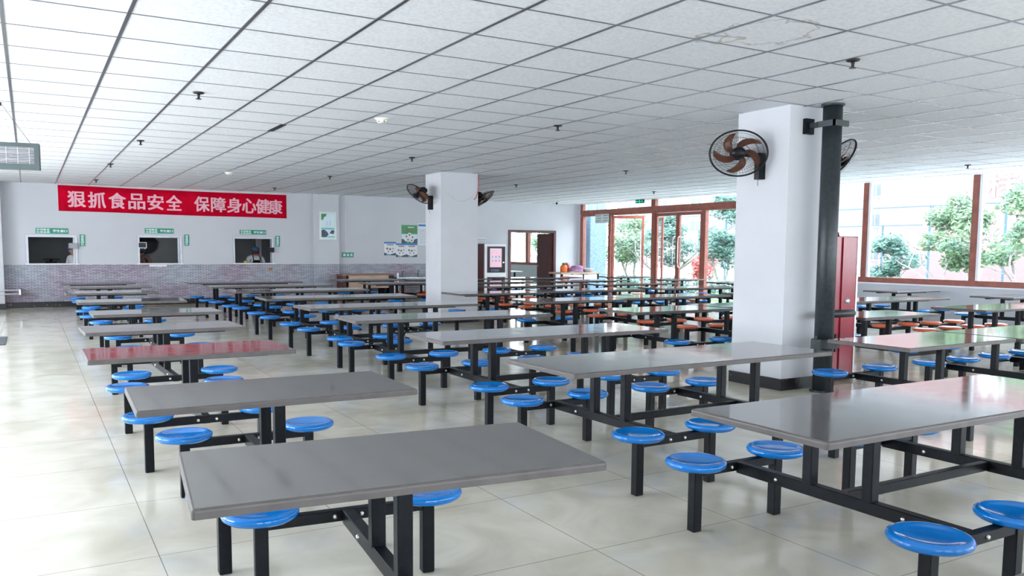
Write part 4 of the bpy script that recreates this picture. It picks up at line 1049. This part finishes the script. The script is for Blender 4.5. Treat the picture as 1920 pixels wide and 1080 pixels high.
def shrub(x, y, r, h, ml, label, n, seed, lsz=.055):
    rnd = random.Random(seed); b_ = MB()
    for q in range(n):
        d = Vector((rnd.gauss(0, 1), rnd.gauss(0, 1), rnd.gauss(0, 1))).normalized()*rnd.random()**.4
        c = Vector((d.x*r, d.y*r, h*.5+d.z*h*.5)); u = Vector((rnd.gauss(0, 1), rnd.gauss(0, 1), rnd.gauss(0, 1))).normalized(); v = u.orthogonal().normalized(); s = lsz*rnd.uniform(.6, 1.3)
        b_.quad([c-u*s, c-v*s*.5, c+u*s, c+v*s*.5])
    t = thing('shrub', label, 'shrub', (x, y, -.12), 0, 'shrubs outside the windows')
    b_.build('foliage', ml, t, fix=False)
    MB().tube([(0, 0, 0), (.03, .02, h*.5)], .02, 6).build('stem', 'bark', t)
shrub(20.0, 5.9, .45, 1.05, 'leaf_red', 'red flowering shrub below the right window', 220, 1)
shrub(20.6, 7.45, .3, 1.0, 'leaf_red', 'small red flowering shrub at the foot of the tall tree', 90, 2)
shrub(19.3, 4.6, .5, 1.1, 'leaf_teal', 'dark round bush at the right edge below the window', 700, 3)
hb = MB(); rnd = random.Random(9)
for q in range(5200):
    c = Vector((rnd.uniform(-.4, .4), rnd.uniform(0, 14), rnd.uniform(.08, .66))); u = Vector((rnd.gauss(0, 1), rnd.gauss(0, 1), rnd.gauss(0, 1))).normalized(); v = u.orthogonal().normalized(); s = .075
    hb.quad([c-u*s, c-v*s*.5, c+u*s, c+v*s*.5])
ho = hb.build('hedge', 'leaf_teal', fix=False); ho.location = (19.2, 10.4, -.098)
tag(ho, 'low clipped hedge in front of the lawn outside the doors', 'hedge')
# sports fence
fe = thing('court_fence', 'tall blue green wire fence of the sports court', 'fence', (32, 12, -.12))
for yy in (0.45, 3.5, 9.5, 15.0): MB().tube([(0, yy, 0), (0, yy, 3.5)], .05, 8).build('fence_post', 'post', fe)
MB().tube([(0, -6, 3.5), (0, 20, 3.5)], .025, 6).build('rail', 'post', fe)
f2 = thing('court_fence', 'lower wire fence in front of the pale building', 'fence', (31.5, 14, -.12))
for yy in (3.3, 9, 14.5): MB().tube([(0, yy, 0), (0, yy, 2.72)], .04, 8).build('fence_post', 'post', f2)
MB().tube([(0, 1.5, 2.72), (0, 22, 2.72)], .025, 6).build('rail', 'post', f2)
# buildings
def building(name, label, x, y0, y1, h, m, rows, gap, ww=1.5):
    t = thing(name, label, 'building', (x, y0, -.12))
    MB().box((0, 0, 0), (9, y1-y0, h)).build('wall', m, t)
    MB().box((-.12, 0, h), (9, y1-y0, h+.3)).build('parapet', 'bwhite', t)
    for z in rows:
        yy = 1.5
        while yy+ww < y1-y0:
            fw = MB().box((-.05, yy, z), (.02, yy+ww, z+.95)).build('window', 'bwhite', t)
            MB().box((-.07, yy+.1, z+.08), (-.05, yy+ww*.5-.03, z+.87)).box((-.07, yy+ww*.5+.03, z+.08), (-.05, yy+ww-.1, z+.87)).build('pane', 'bglass', fw)
            yy += gap
    return t
building('apartment_building', 'cream building with small windows beyond the fences', 50, 29, 60, 12, 'building_pale', (1.0, 3.3, 5.3, 7.6), 4.4)
pb = building('brick_building', 'pink building with large white characters on its wall', 46, -16, 28, 12, 'building', (8.9,), 9.0)
text_mesh('lettering', '桂', 1.7, 1.3, 'bwhite', pb, (-.05, 36.5, 5.3), (PI/2, 0, -PI/2), bold=.008)
text_mesh('lettering', '苑', 1.7, 1.3, 'bwhite', pb, (-.05, 36.5, 7.2), (PI/2, 0, -PI/2), bold=.008)
for yy in (30.0, 24.0, 18.0): MB().box((-.1, yy, 0), (.0, yy+1.2, 12)).build('pilaster', 'bwhite', pb)
